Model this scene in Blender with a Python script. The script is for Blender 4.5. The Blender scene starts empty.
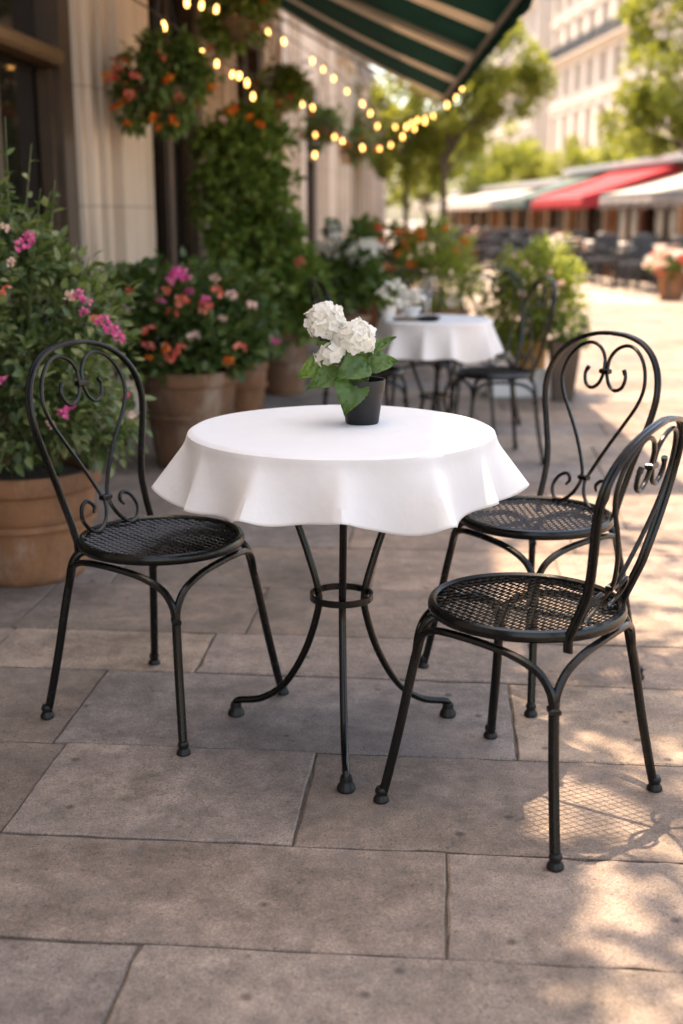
import bpy, math, random
import numpy as np
from mathutils import Vector, Matrix
R = math.radians
PI = math.pi
random.seed(7)
RNG = np.random.default_rng(11)
S = bpy.context.scene
COL = S.collection

# ------------------------------------------------------------------ camera numbers
F_PX, PITCH, CAM_H = 1200.0, R(13.9), 1.2
def at(px, py, Y):
    """point of the view ray through a photo pixel at street distance Y"""
    dx = (px - 341.5) / F_PX; dy = -(py - 512) / F_PX
    d = (dx, math.cos(PITCH) + dy * math.sin(PITCH), -math.sin(PITCH) + dy * math.cos(PITCH))
    t = Y / d[1]
    return Vector((d[0] * t, Y, CAM_H + d[2] * t))

# ------------------------------------------------------------------ materials
def new_mat(name):
    m = bpy.data.materials.new(name); m.use_nodes = True
    nt = m.node_tree
    return m, nt, nt.nodes['Principled BSDF']
def N(nt, typ, **kw):
    n = nt.nodes.new(typ)
    for k, v in kw.items():
        if k in n.inputs: n.inputs[k].default_value = v
        else: setattr(n, k, v)
    return n
def c4(c): return (c[0], c[1], c[2], 1.0)
def ramp(nt, stops):
    r = nt.nodes.new('ShaderNodeValToRGB'); e = r.color_ramp.elements
    while len(e) < len(stops): e.new(0.5)
    for el, (p, c) in zip(e, stops): el.position = p; el.color = c4(c)
    return r
def surf(name, c1, c2=None, scale=8, rough=0.6, rough2=None, bump=0.0, bscale=None, metal=0.0, spec=0.5, detail=5, translucent=0, coat=0, sheen=0):
    """a general material: two tones mixed by noise, optional bump"""
    m, nt, b = new_mat(name)
    tc = N(nt, 'ShaderNodeTexCoord')
    c2 = c2 or c1
    nz = N(nt, 'ShaderNodeTexNoise', Scale=scale, Detail=detail, Roughness=0.6)
    nt.links.new(tc.outputs['Object'], nz.inputs['Vector'])
    rp = ramp(nt, [(0.32, c1), (0.68, c2)])
    nt.links.new(nz.outputs['Fac'], rp.inputs['Fac'])
    nt.links.new(rp.outputs['Color'], b.inputs['Base Color'])
    b.inputs['Metallic'].default_value = metal
    b.inputs['Specular IOR Level'].default_value = spec
    b.inputs['Coat Weight'].default_value = coat
    b.inputs['Sheen Weight'].default_value = sheen
    if rough2 is None: b.inputs['Roughness'].default_value = rough
    else:
        mr = N(nt, 'ShaderNodeMapRange'); mr.inputs['From Min'].default_value = .3; mr.inputs['From Max'].default_value = .7
        mr.inputs['To Min'].default_value = rough; mr.inputs['To Max'].default_value = rough2
        nt.links.new(nz.outputs['Fac'], mr.inputs['Value']); nt.links.new(mr.outputs['Result'], b.inputs['Roughness'])
    if bump:
        n2 = N(nt, 'ShaderNodeTexNoise', Scale=bscale or scale * 6, Detail=4)
        nt.links.new(tc.outputs['Object'], n2.inputs['Vector'])
        bp = N(nt, 'ShaderNodeBump', Strength=bump, Distance=0.01)
        nt.links.new(n2.outputs['Fac'], bp.inputs['Height']); nt.links.new(bp.outputs['Normal'], b.inputs['Normal'])
    if translucent:
        out = nt.nodes['Material Output']
        tr = N(nt, 'ShaderNodeBsdfTranslucent'); mx = N(nt, 'ShaderNodeMixShader'); mx.inputs[0].default_value = translucent
        nt.links.new(rp.outputs['Color'], tr.inputs['Color'])
        nt.links.new(b.outputs[0], mx.inputs[1]); nt.links.new(tr.outputs[0], mx.inputs[2]); nt.links.new(mx.outputs[0], out.inputs['Surface'])
    return m
def leafy(name, stops, rough=0.45, trans=0.35, tcol=(0.22, 0.32, 0.03)):
    """leaves and petals: every island of the mesh gets its own tone; light passes through"""
    m, nt, b = new_mat(name)
    g = N(nt, 'ShaderNodeNewGeometry')
    rp = ramp(nt, stops)
    nt.links.new(g.outputs['Random Per Island'], rp.inputs['Fac'])
    nt.links.new(rp.outputs['Color'], b.inputs['Base Color'])
    b.inputs['Roughness'].default_value = rough
    b.inputs['Specular IOR Level'].default_value = 0.4
    tr = N(nt, 'ShaderNodeBsdfTranslucent'); mx = N(nt, 'ShaderNodeMixShader'); mx.inputs[0].default_value = trans
    mixc = N(nt, 'ShaderNodeMix', data_type='RGBA'); mixc.inputs[0].default_value = 0.5
    nt.links.new(rp.outputs['Color'], mixc.inputs[6]); mixc.inputs[7].default_value = c4(tcol)
    nt.links.new(mixc.outputs[2], tr.inputs['Color'])
    nt.links.new(b.outputs[0], mx.inputs[1]); nt.links.new(tr.outputs[0], mx.inputs[2])
    nt.links.new(mx.outputs[0], nt.nodes['Material Output'].inputs['Surface'])
    return m
def emit(name, col, strength):
    m, nt, b = new_mat(name)
    b.inputs['Base Color'].default_value = c4(col)
    b.inputs['Emission Color'].default_value = c4(col); b.inputs['Emission Strength'].default_value = strength
    return m

M = {}
def paving_mat():
    m, nt, b = new_mat('paving_stone')
    tc = N(nt, 'ShaderNodeTexCoord'); g = N(nt, 'ShaderNodeNewGeometry')
    base = ramp(nt, [(0.0, (.185, .143, .115)), (.3, (.27, .20, .155)), (.55, (.215, .18, .16)), (.8, (.32, .24, .18)), (1.0, (.25, .20, .172))])
    nt.links.new(g.outputs['Random Per Island'], base.inputs['Fac'])
    def noise(s, d=6, rgh=.6):
        n = N(nt, 'ShaderNodeTexNoise', Scale=s, Detail=d, Roughness=rgh); nt.links.new(tc.outputs['Object'], n.inputs['Vector']); return n
    cloud = noise(2.2, 8, .68); grit = noise(260, 2, .7); mott = noise(15, 8, .75)
    def mul(a, fac_out, lo, hi, fmin=.3, fmax=.7):
        mr = N(nt, 'ShaderNodeMapRange'); mr.inputs['From Min'].default_value = fmin; mr.inputs['From Max'].default_value = fmax
        mr.inputs['To Min'].default_value = lo; mr.inputs['To Max'].default_value = hi
        nt.links.new(fac_out, mr.inputs['Value'])
        v = N(nt, 'ShaderNodeVectorMath', operation='SCALE'); nt.links.new(a, v.inputs[0]); nt.links.new(mr.outputs['Result'], v.inputs['Scale'])
        return v.outputs[0]
    o = mul(base.outputs['Color'], cloud.outputs['Fac'], .52, 1.28)
    o = mul(o, mott.outputs['Fac'], .6, 1.42)
    o = mul(o, grit.outputs['Fac'], .62, 1.4)
    # dark specks / pits
    vo = N(nt, 'ShaderNodeTexVoronoi', Scale=55.0); nt.links.new(tc.outputs['Object'], vo.inputs['Vector'])
    o = mul(o, vo.outputs['Distance'], .55, 1.0, .05, .22)
    pit = N(nt, 'ShaderNodeTexVoronoi', Scale=9.0); pit.inputs['Randomness'].default_value = 1.0; nt.links.new(tc.outputs['Object'], pit.inputs['Vector'])
    o = mul(o, pit.outputs['Distance'], .38, 1.0, .05, .12)
    wn = noise(6, 4, .6); wm = N(nt, 'ShaderNodeMix', data_type='RGBA'); wm.inputs[0].default_value = .16
    nt.links.new(tc.outputs['Object'], wm.inputs[6]); nt.links.new(wn.outputs['Color'], wm.inputs[7])
    cr = N(nt, 'ShaderNodeTexVoronoi', Scale=4.2, feature='DISTANCE_TO_EDGE'); nt.links.new(wm.outputs[2], cr.inputs['Vector'])
    cm = noise(1.7, 3, .5); ca = N(nt, 'ShaderNodeMapRange'); ca.inputs['From Min'].default_value = .47; ca.inputs['From Max'].default_value = .6; ca.inputs['To Min'].default_value = .0; ca.inputs['To Max'].default_value = .006
    nt.links.new(cm.outputs['Fac'], ca.inputs['Value'])
    lt = N(nt, 'ShaderNodeMath', operation='LESS_THAN'); nt.links.new(cr.outputs['Distance'], lt.inputs[0]); nt.links.new(ca.outputs[0], lt.inputs[1])
    o = mul(o, lt.outputs[0], 1.0, .72, 0, 1)
    bl = noise(4.5, 6, .7); mr = N(nt, 'ShaderNodeMapRange'); mr.inputs['From Min'].default_value = .5; mr.inputs['From Max'].default_value = .7; mr.inputs['To Max'].default_value = .5
    nt.links.new(bl.outputs['Fac'], mr.inputs['Value'])
    mx = N(nt, 'ShaderNodeMix', data_type='RGBA'); nt.links.new(mr.outputs['Result'], mx.inputs[0]); nt.links.new(o, mx.inputs[6]); mx.inputs[7].default_value = (.105, .092, .088, 1); o = mx.outputs[2]
    # rusty stains
    st = noise(1.1, 8, .7); mr = N(nt, 'ShaderNodeMapRange'); mr.inputs['From Min'].default_value = .55; mr.inputs['From Max'].default_value = .75
    mr.inputs['To Max'].default_value = .65; nt.links.new(st.outputs['Fac'], mr.inputs['Value'])
    mx = N(nt, 'ShaderNodeMix', data_type='RGBA'); nt.links.new(mr.outputs['Result'], mx.inputs[0]); nt.links.new(o, mx.inputs[6]); mx.inputs[7].default_value = (.29, .18, .115, 1)
    nt.links.new(mx.outputs[2], b.inputs['Base Color'])
    b.inputs['Specular IOR Level'].default_value = .35
    rr = N(nt, 'ShaderNodeMapRange'); rr.inputs['To Min'].default_value = .55; rr.inputs['To Max'].default_value = .85
    nt.links.new(mott.outputs['Fac'], rr.inputs['Value']); nt.links.new(rr.outputs['Result'], b.inputs['Roughness'])
    ad = N(nt, 'ShaderNodeMath', operation='ADD'); nt.links.new(grit.outputs['Fac'], ad.inputs[0])
    m2 = N(nt, 'ShaderNodeMath', operation='MULTIPLY'); m2.inputs[1].default_value = 2.6; nt.links.new(mott.outputs['Fac'], m2.inputs[0]); nt.links.new(m2.outputs[0], ad.inputs[1])
    bp = N(nt, 'ShaderNodeBump', Strength=.6, Distance=.004); nt.links.new(ad.outputs[0], bp.inputs['Height']); nt.links.new(bp.outputs['Normal'], b.inputs['Normal'])
    return m
M['paving'] = paving_mat()
M['ground'] = surf('street_stone', (.27, .22, .18), (.36, .30, .25), 1.5, .8, bump=.3, bscale=30)
M['grout'] = surf('joint_sand', (.08, .062, .045), (.17, .135, .10), 30, .95, bump=.6, bscale=120)
M['iron'] = surf('black_iron', (.0016, .0022, .0019), (.0035, .004, .0037), 60, .17, .3, bump=.04, bscale=200, spec=.36)
M['iron_mesh'] = surf('black_mesh', (.006, .0062, .0062), (.012, .0125, .0125), 60, .2, .32, spec=.7)
M['rubber'] = surf('black_rubber', (.006, .006, .006), (.009, .009, .009), 20, .38, spec=.3)
M['cloth'] = surf('white_linen', (.67, .655, .645), (.71, .695, .685), 3, .85, bump=.35, bscale=13, sheen=.2)
def clay(name, a, b, seed):
    m = surf(name, a, b, 5, .75, .92, bump=.3, bscale=45); nt = m.node_tree; bs = nt.nodes['Principled BSDF']
    src = bs.inputs['Base Color'].links[0].from_socket; tc = N(nt, 'ShaderNodeTexCoord')
    mp = N(nt, 'ShaderNodeMapping'); mp.inputs['Scale'].default_value = (1, 1, .45); mp.inputs['Location'].default_value = (seed, seed, 0); nt.links.new(tc.outputs['Object'], mp.inputs['Vector'])
    last = src
    for sc_, lo, hi, col, amt in ((7, .52, .72, (.46, .37, .29), .55), (4, .50, .75, (.055, .038, .025), .75), (60, .6, .75, (.06, .04, .03), .5)):
        n = N(nt, 'ShaderNodeTexNoise', Scale=sc_, Detail=7, Roughness=.7); nt.links.new(mp.outputs[0], n.inputs['Vector'])
        mr = N(nt, 'ShaderNodeMapRange'); mr.inputs['From Min'].default_value = lo; mr.inputs['From Max'].default_value = hi; mr.inputs['To Max'].default_value = amt; nt.links.new(n.outputs['Fac'], mr.inputs['Value'])
        mx = N(nt, 'ShaderNodeMix', data_type='RGBA'); nt.links.new(mr.outputs[0], mx.inputs[0]); nt.links.new(last, mx.inputs[6]); mx.inputs[7].default_value = c4(col); last = mx.outputs[2]
        mp2 = mp
    nt.links.new(last, bs.inputs['Base Color']); return m
M['terracotta'] = clay('terracotta', (.21, .088, .038), (.32, .145, .066), 1.3)
M['terracotta_dark'] = clay('weathered_terracotta', (.15, .072, .036), (.24, .118, .06), 4.1)
M['ochre'] = surf('ochre_pot', (.42, .22, .06), (.5, .27, .09), 6, .7, bump=.2)
M['soil'] = surf('soil', (.03, .02, .013), (.07, .045, .03), 40, .95, bump=.9, bscale=90)
M['plastic'] = surf('black_plastic', (.006, .0065, .007), (.010, .010, .011), 14, .42, .5, spec=.4)
def wall_stone(name, a, b, course=.62):
    m = surf(name, a, b, 1.6, .85, bump=.25, bscale=25); nt = m.node_tree; bs = nt.nodes['Principled BSDF']
    src = bs.inputs['Base Color'].links[0].from_socket; tc = N(nt, 'ShaderNodeTexCoord')
    mp = N(nt, 'ShaderNodeMapping'); mp.inputs['Scale'].default_value = (5, 5, .35); nt.links.new(tc.outputs['Object'], mp.inputs['Vector'])
    st = N(nt, 'ShaderNodeTexNoise', Scale=1.6, Detail=6, Roughness=.7); nt.links.new(mp.outputs[0], st.inputs['Vector'])
    mr = N(nt, 'ShaderNodeMapRange'); mr.inputs['From Min'].default_value = .35; mr.inputs['From Max'].default_value = .7; mr.inputs['To Min'].default_value = 1.06; mr.inputs['To Max'].default_value = .8
    nt.links.new(st.outputs['Fac'], mr.inputs['Value'])
    sx_ = N(nt, 'ShaderNodeSeparateXYZ'); nt.links.new(tc.outputs['Object'], sx_.inputs[0])
    dv_ = N(nt, 'ShaderNodeMath', operation='DIVIDE'); dv_.inputs[1].default_value = course; nt.links.new(sx_.outputs['Z'], dv_.inputs[0])
    fr = N(nt, 'ShaderNodeMath', operation='FRACT'); nt.links.new(dv_.outputs[0], fr.inputs[0])
    lt = N(nt, 'ShaderNodeMath', operation='GREATER_THAN'); lt.inputs[1].default_value = .022; nt.links.new(fr.outputs[0], lt.inputs[0])
    jm = N(nt, 'ShaderNodeMapRange'); jm.inputs['To Min'].default_value = .72; nt.links.new(lt.outputs[0], jm.inputs['Value'])
    mu = N(nt, 'ShaderNodeMath', operation='MULTIPLY'); nt.links.new(mr.outputs[0], mu.inputs[0]); nt.links.new(jm.outputs[0], mu.inputs[1])
    v = N(nt, 'ShaderNodeVectorMath', operation='SCALE'); nt.links.new(src, v.inputs[0]); nt.links.new(mu.outputs[0], v.inputs['Scale']); nt.links.new(v.outputs[0], bs.inputs['Base Color'])
    return m
M['stone'] = wall_stone('facade_stone', (.58, .45, .34), (.68, .54, .42))
M['stone2'] = wall_stone('facade_stone_warm', (.52, .41, .315), (.62, .50, .39))
M['wood'] = surf('dark_wood', (.032, .018, .010), (.075, .042, .022), 7, .42, .6, bump=.1)
M['wood_gold'] = surf('varnished_wood', (.085, .045, .02), (.14, .075, .032), 7, .4)
def glass_mat():
    m, nt, b = new_mat('dark_glass')
    b.inputs['Base Color'].default_value = (.012, .010, .009, 1); b.inputs['Roughness'].default_value = .06; b.inputs['Specular IOR Level'].default_value = .5
    return m
M['glass_dark'] = glass_mat()
M['bark'] = surf('bark', (.05, .036, .025), (.11, .08, .055), 12, .9, bump=.8, bscale=30)
M['stem'] = surf('green_stem', (.06, .09, .025), (.12, .13, .05), 12, .6)
M['twig'] = surf('woody_stem', (.05, .04, .025), (.10, .075, .045), 12, .8)
M['leaf_rose'] = leafy('rose_leaf', [(0, (.03, .055, .022)), (.3, (.085, .13, .05)), (.65, (.17, .22, .085)), (1, (.32, .33, .14))], .4)
M['leaf_gera'] = leafy('geranium_leaf', [(0, (.03, .065, .018)), (.5, (.075, .13, .036)), (1, (.16, .20, .065))], .45)
M['leaf_dark'] = leafy('dark_leaf', [(0, (.045, .105, .018)), (.5, (.15, .235, .05)), (.9, (.28, .37, .085)), (1, (.16, .13, .03))], .4, .3)
M['leaf_lime'] = leafy('lime_leaf', [(0, (.07, .12, .015)), (.5, (.18, .24, .04)), (1, (.34, .36, .09))], .5, .5, (.55, .6, .08))
M['leaf_mid'] = leafy('mid_leaf', [(0, (.035, .08, .016)), (.5, (.09, .15, .035)), (1, (.17, .22, .06))], .5, .4)
M['leaf_tree'] = leafy('tree_leaf', [(0, (.06, .09, .012)), (.5, (.13, .165, .026)), (1, (.24, .26, .06))], .5, .55, (.55, .55, .08))
M['leaf_hyd'] = None
M['pink'] = leafy('pink_petal', [(0, (.62, .05, .24)), (.5, (.72, .10, .32)), (1, (.80, .28, .42))], .55, .35, (.8, .15, .35))
M['coral'] = leafy('coral_petal', [(0, (.75, .07, .05)), (.5, (.80, .20, .14)), (1, (.85, .38, .26))], .55, .35, (.8, .2, .1))
M['orange'] = leafy('orange_petal', [(0, (.70, .06, .012)), (.5, (.80, .17, .02)), (1, (.85, .34, .04))], .55, .35, (.85, .25, .02))
M['blush'] = leafy('blush_petal', [(0, (.78, .45, .36)), (1, (.85, .68, .58))], .55, .35, (.85, .6, .5))
M['white_petal'] = leafy('white_petal', [(0, (.86, .82, .72)), (.6, (.90, .88, .82)), (1, (.92, .91, .88))], .6, .5, (.95, .93, .86))
M['awn_green'] = surf('green_canvas', (.006, .080, .062), (.010, .10, .078), 4, .85, translucent=.5)
M['awn_cream'] = surf('cream_canvas', (.62, .53, .42), (.68, .58, .47), 4, .85, translucent=.35)
M['awn_white'] = surf('white_canvas', (.58, .53, .47), (.64, .58, .52), 2, .85, translucent=.2)
M['awn_red'] = surf('red_canvas', (.52, .035, .045), (.60, .06, .065), 2, .85, translucent=.2)
M['awn_teal'] = surf('grey_green_canvas', (.09, .13, .115), (.13, .17, .15), 2, .85, translucent=.2)
M['awn_grey'] = surf('grey_canvas', (.34, .31, .31), (.4, .37, .37), 2, .85, translucent=.2)
M['steel'] = surf('painted_steel', (.10, .10, .10), (.15, .15, .15), 10, .4)
M['cable'] = surf('black_cable', (.02, .02, .018), None, 10, .6)
M['bulb'] = emit('warm_bulb', (1.0, .52, .17), 2.3)
M['lamp_glow'] = emit('warm_lamp', (1.0, .45, .13), 5)
M['wicker'] = surf('coir_basket', (.10, .065, .035), (.20, .14, .08), 40, .95, bump=.8, bscale=90)
M['bracket'] = surf('pale_iron', (.45, .38, .31), (.52, .45, .37), 10, .6)
M['white_paint'] = surf('white_paint', (.74, .72, .69), (.8, .78, .75), 5, .6)
M['brown_planter'] = surf('brown_planter', (.06, .04, .03), (.10, .065, .045), 8, .5)
M['chair_far'] = surf('slate_metal', (.018, .020, .026), (.045, .05, .06), 3, .32)
M['table_far'] = surf('pale_table', (.40, .39, .38), (.5, .49, .48), 3, .3)
M['haus'] = surf('limestone', (.46, .40, .345), (.53, .47, .41), .5, .85)
M['haus2'] = surf('limestone_pale', (.48, .43, .38), (.55, .5, .45), .5, .85)
M['win_far'] = surf('window_glass', (.07, .065, .065), (.14, .13, .13), .6, .2)
M['railing'] = surf('iron_railing', (.03, .03, .035), None, 10, .5)
M['zinc'] = surf('zinc_roof', (.22, .23, .25), (.28, .29, .31), 1, .5)
M['shop_wood'] = surf('shop_timber', (.20, .11, .06), (.34, .20, .12), 3, .6)
M['shop_dark'] = surf('shop_glass', (.03, .025, .022), (.07, .05, .04), 2, .15)
M['warm_wood'] = surf('orange_wood', (.45, .19, .06), (.55, .26, .09), 3, .6)
def clear_glass():
    m, nt, b = new_mat('clear_glass')
    b.inputs['Transmission Weight'].default_value = 1.0; b.inputs['Roughness'].default_value = 0.02; b.inputs['IOR'].default_value = 1.45
    return m
M['glass'] = clear_glass()

# ------------------------------------------------------------------ mesh helpers
class MB:
    def __init__(s): s.v = []; s.f = []; s.mi = []; s.n = 0
    def add(s, v, f, mi=0):
        s.v.append(np.asarray(v, dtype=np.float64).reshape(-1, 3))
        o = s.n; s.n += len(v)
        for q in f: s.f.append(tuple(i + o for i in q)); s.mi.append(mi)
    def box(s, x0, x1, y0, y1, z0, z1, mi=0, bev=0.0):
        if bev:
            b = bev; P = []
            for z, i in ((z0, b), (z0 + b, 0), (z1 - b, 0), (z1, b)):
                P += [(x0 + i, y0 + i, z), (x1 - i, y0 + i, z), (x1 - i, y1 - i, z), (x0 + i, y1 - i, z)]
            Fc = [(3, 2, 1, 0), (12, 13, 14, 15)]
            for k in range(3):
                for j in range(4): Fc.append((4*k+j, 4*k+(j+1) % 4, 4*k+4+(j+1) % 4, 4*k+4+j))
            s.add(P, Fc, mi); return
        P = [(x0,y0,z0),(x1,y0,z0),(x1,y1,z0),(x0,y1,z0),(x0,y0,z1),(x1,y0,z1),(x1,y1,z1),(x0,y1,z1)]
        s.add(P, [(3,2,1,0),(4,5,6,7),(0,1,5,4),(1,2,6,5),(2,3,7,6),(3,0,4,7)], mi)
    def tube(s, pts, rad, n=8, mi=0, caps=True, closed=False):
        P = [Vector(p) for p in pts]; m = len(P)
        if not hasattr(rad, '__len__'): rad = [rad] * m
        T = []
        for i in range(m):
            if closed: d = P[(i + 1) % m] - P[i - 1]
            else: d = P[min(i + 1, m - 1)] - P[max(i - 1, 0)]
            T.append(d.normalized() if d.length > 1e-9 else Vector((0, 0, 1)))
        up = Vector((0, 0, 1)) if abs(T[0].z) < .9 else Vector((1, 0, 0))
        nx = (up - T[0] * up.dot(T[0])).normalized()
        V = []
        for i in range(m):
            nx = (nx - T[i] * nx.dot(T[i])).normalized(); ny = T[i].cross(nx)
            for k in range(n):
                a = 2 * PI * k / n
                V.append(P[i] + (nx * math.cos(a) + ny * math.sin(a)) * rad[i])
        Fc = []
        for i in range(m if closed else m - 1):
            j = (i + 1) % m
            for k in range(n):
                Fc.append((i*n+k, i*n+(k+1) % n, j*n+(k+1) % n, j*n+k))
        if caps and not closed:
            Fc.append(tuple(range(n - 1, -1, -1))); Fc.append(tuple((m-1)*n + k for k in range(n)))
        s.add([tuple(v) for v in V], Fc, mi)
    def lathe(s, prof, n=32, mi=0, c=(0, 0, 0)):
        V = []; m = len(prof)
        for r, z in prof:
            for k in range(n):
                a = 2 * PI * k / n; V.append((c[0] + r * math.cos(a), c[1] + r * math.sin(a), c[2] + z))
        Fc = []
        for i in range(m - 1):
            for k in range(n): Fc.append((i*n+k, i*n+(k+1) % n, (i+1)*n+(k+1) % n, (i+1)*n+k))
        if prof[0][0] > 1e-6: Fc.append(tuple(range(n - 1, -1, -1)))
        if prof[-1][0] > 1e-6: Fc.append(tuple((m-1)*n + k for k in range(n)))
        s.add(V, Fc, mi)
    def build(s, name, mat, parent=None, smooth=True, loc=None):
        me = bpy.data.meshes.new(name)
        V = np.concatenate(s.v) if s.v else np.zeros((0, 3))
        me.from_pydata(V.tolist(), [], s.f)
        for m in (mat if isinstance(mat, (list, tuple)) else [mat]): me.materials.append(m)
        if any(s.mi): me.polygons.foreach_set('material_index', np.array(s.mi, dtype=np.int32))
        if smooth:
            me.polygons.foreach_set('use_smooth', np.ones(len(me.polygons), dtype=bool))
            me.set_sharp_from_angle(angle=R(42))
        me.update()
        o = bpy.data.objects.new(name, me); COL.objects.link(o)
        if parent: o.parent = parent
        if loc is not None: o.location = loc
        return o
def spline(pts, n=8):
    """Catmull-Rom through pts"""
    P = [np.array(p, float) for p in pts]; P = [2*P[0]-P[1]] + P + [2*P[-1]-P[-2]]
    out = []
    for i in range(1, len(P) - 2):
        for k in range(n):
            t = k / n; a, b, c, d = P[i-1], P[i], P[i+1], P[i+2]
            out.append(.5*((2*b)+(c-a)*t+(2*a-5*b+4*c-d)*t*t+(3*b-a-3*c+d)*t**3))
    out.append(P[-2]); return out
def tag(o, label=None, cat=None, group=None, kind=None):
    if label: o['label'] = label
    if cat: o['category'] = cat
    if group: o['group'] = group
    if kind: o['kind'] = kind
    return o
def thing(name, label, cat, loc=(0, 0, 0), rz=0, group=None):
    o = bpy.data.objects.new(name, None); COL.objects.link(o)
    o.location = loc; o.rotation_euler = (0, 0, rz); o.empty_display_size = .1
    return tag(o, label, cat, group)
KIDS = {}
def copy_tree(o, parent=None):
    c = o.copy(); COL.objects.link(c)
    if parent: c.parent = parent
    for ch in [x for x in bpy.data.objects if x.parent == o]: copy_tree(ch, c)
    return c

# ------------------------------------------------------------------ foliage
def rand_dirs(n, rng=RNG):
    v = rng.normal(size=(n, 3)); return v / np.linalg.norm(v, axis=1)[:, None]
def leaves(mb, C, D, size, up=None, wid=.55, droop=.25, mi=0, simple=False, rng=RNG):
    """leaf blades at C pointing along D"""
    n = len(C); size = np.broadcast_to(size, (n,))[:, None]
    D = D / np.maximum(np.linalg.norm(D, axis=1), 1e-9)[:, None]
    U = (rng.normal(size=(n, 3)) * .45 + np.array([0, 0, 1.0])) if up is None else up
    Sd = np.cross(D, U); Sd /= np.maximum(np.linalg.norm(Sd, axis=1), 1e-9)[:, None]
    Nn = np.cross(Sd, D)
    L = size; W = size * wid * .5
    if simple:
        V = np.stack([C, C + D*L*.45 + Sd*W + Nn*L*.08, C + D*L - Nn*L*droop, C + D*L*.45 - Sd*W + Nn*L*.08], 1)
        base = [(0, 1, 2, 3)]; k = 4
    else:
        V = np.stack([C, C + D*L*.28 + Sd*W*.85 + Nn*L*.05, C + D*L*.62 + Sd*W*.78 - Nn*L*droop*.2, C + D*L - Nn*L*droop,
                      C + D*L*.62 - Sd*W*.78 - Nn*L*droop*.2, C + D*L*.28 - Sd*W*.85 + Nn*L*.05, C + D*L*.3 - Nn*L*.03, C + D*L*.64 - Nn*L*(.05 + droop*.25)], 1)
        base = [(0, 1, 6), (1, 2, 7, 6), (2, 3, 7), (0, 6, 5), (6, 7, 4, 5), (7, 3, 4)]; k = 8
    o = mb.n; mb.v.append(V.reshape(-1, 3)); mb.n += n * k
    for i in range(n):
        b = o + i * k
        for q in base: mb.f.append(tuple(b + j for j in q)); mb.mi.append(mi)
def crown_points(ells, n, rng=RNG, clumps=40, csize=.28, shell=.55):
    """leaf positions gathered in clumps spread through ellipsoids (cx,cy,cz,rx,ry,rz)"""
    P = []; O = []
    w = np.array([e[3]*e[4]*e[5] for e in ells]) ** .6; w /= w.sum()
    for e, ww in zip(ells, w):
        c = np.array(e[:3]); r = np.array(e[3:6]); K = max(5, int(clumps * ww)); m = int(n * ww)
        d = rand_dirs(K, rng); rad = rng.uniform(shell, 1.0, K) ** .7
        cc = c + d * r * rad[:, None]
        idx = rng.integers(0, K, m)
        cs = csize * r.mean() * rng.uniform(.55, 1.25, K)
        ld = rand_dirs(m, rng); lr = rng.uniform(0, 1, m) ** .45
        p = cc[idx] + ld * (cs[idx] * lr)[:, None]
        out = (p - c) / r; out /= np.maximum(np.linalg.norm(out, axis=1), 1e-6)[:, None]
        P.append(p); O.append(out * .6 + ld * .6)
    return np.concatenate(P), np.concatenate(O)
def foliage(parent, ells, n, size, mat, name='foliage', clumps=40, csize=.28, simple=False, wid=.6, droop=.25, extra=None, shell=.5, updir=.15):
    mb = MB(); P, O = crown_points(ells, n, RNG, clumps, csize, shell)
    D = O + RNG.normal(size=O.shape) * .45 + np.array([0, 0, updir])
    sz = size * RNG.uniform(.55, 1.2, len(P))
    leaves(mb, P, D, sz, wid=wid, droop=droop, simple=simple)
    if extra: extra(mb)
    return mb.build(name, mat, parent, smooth=False)
def sprays(parent, base, tips, nl, size, leafmat, stemmat, name='stem', wid=.5):
    """arching shoots with leaves along them: one mesh of stems, leaves added to returned list"""
    sm = MB(); lm = MB()
    for b, t in zip(base, tips):
        b = np.array(b); t = np.array(t); mid = (b + t) / 2 + np.array([0, 0, .12 * np.linalg.norm(t - b)])
        pts = spline([b, mid, t], 6)
        sm.tube(pts, np.linspace(.0045, .0015, len(pts)), 5)
        k = np.sort(RNG.uniform(.25, 1, nl)); A = np.array(pts); idx = (k * (len(pts) - 1)).astype(int)
        C = A[idx]; D = rand_dirs(nl) * np.array([1, 1, .5]) + np.array([0, 0, .1]) + (t - b) / np.linalg.norm(t - b) * .5
        leaves(lm, C, D, size * RNG.uniform(.6, 1.2, nl), wid=wid)
    sm.build(name, stemmat, parent); lm.build('shoot_leaves', leafmat, parent, smooth=False)
def petal_ball_mesh(n, r, ps, flat=.8, rng=RNG):
    """a head of many petals"""
    mb = MB(); d = rand_dirs(n, rng); d[:, 2] = np.abs(d[:, 2]) * .9 - .25
    C = d * r * np.array([1, 1, flat]) * rng.uniform(.6, 1, n)[:, None]
    D = np.cross(d, rand_dirs(n, rng)) + d * .5
    leaves(mb, C, D, ps * rng.uniform(.7, 1.2, n), up=d, wid=1.0, droop=-.1, rng=rng)
    return mb
BLOOM = {}
def bloom(parent, pos, mat, r, name='blossom'):
    key = (mat, round(r, 3), random.randrange(3))
    if key not in BLOOM:
        mb = petal_ball_mesh(26, r, r * .85); me = mb.build('blossom', M[mat], None, smooth=False)
        BLOOM[key] = me.data; bpy.data.objects.remove(me)
    o = bpy.data.objects.new(name, BLOOM[key]); COL.objects.link(o); o.parent = parent; o.location = pos
    o.rotation_euler = (random.uniform(-.7, .7), random.uniform(-.7, .7), random.uniform(0, 6)); s = random.uniform(.75, 1.25); o.scale = (s, s, s)
    return o
def surface_pts(ells, n, front=True):
    out = []
    for _ in range(n):
        e = random.choice(ells); d = rand_dirs(1)[0]
        if front: d[1] = -abs(d[1]) * .9 - .1
        d[2] = d[2] * .7 + .25; d /= np.linalg.norm(d)
        out.append(np.array(e[:3]) + d * np.array(e[3:6]) * random.uniform(.98, 1.12))
    return out
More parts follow.
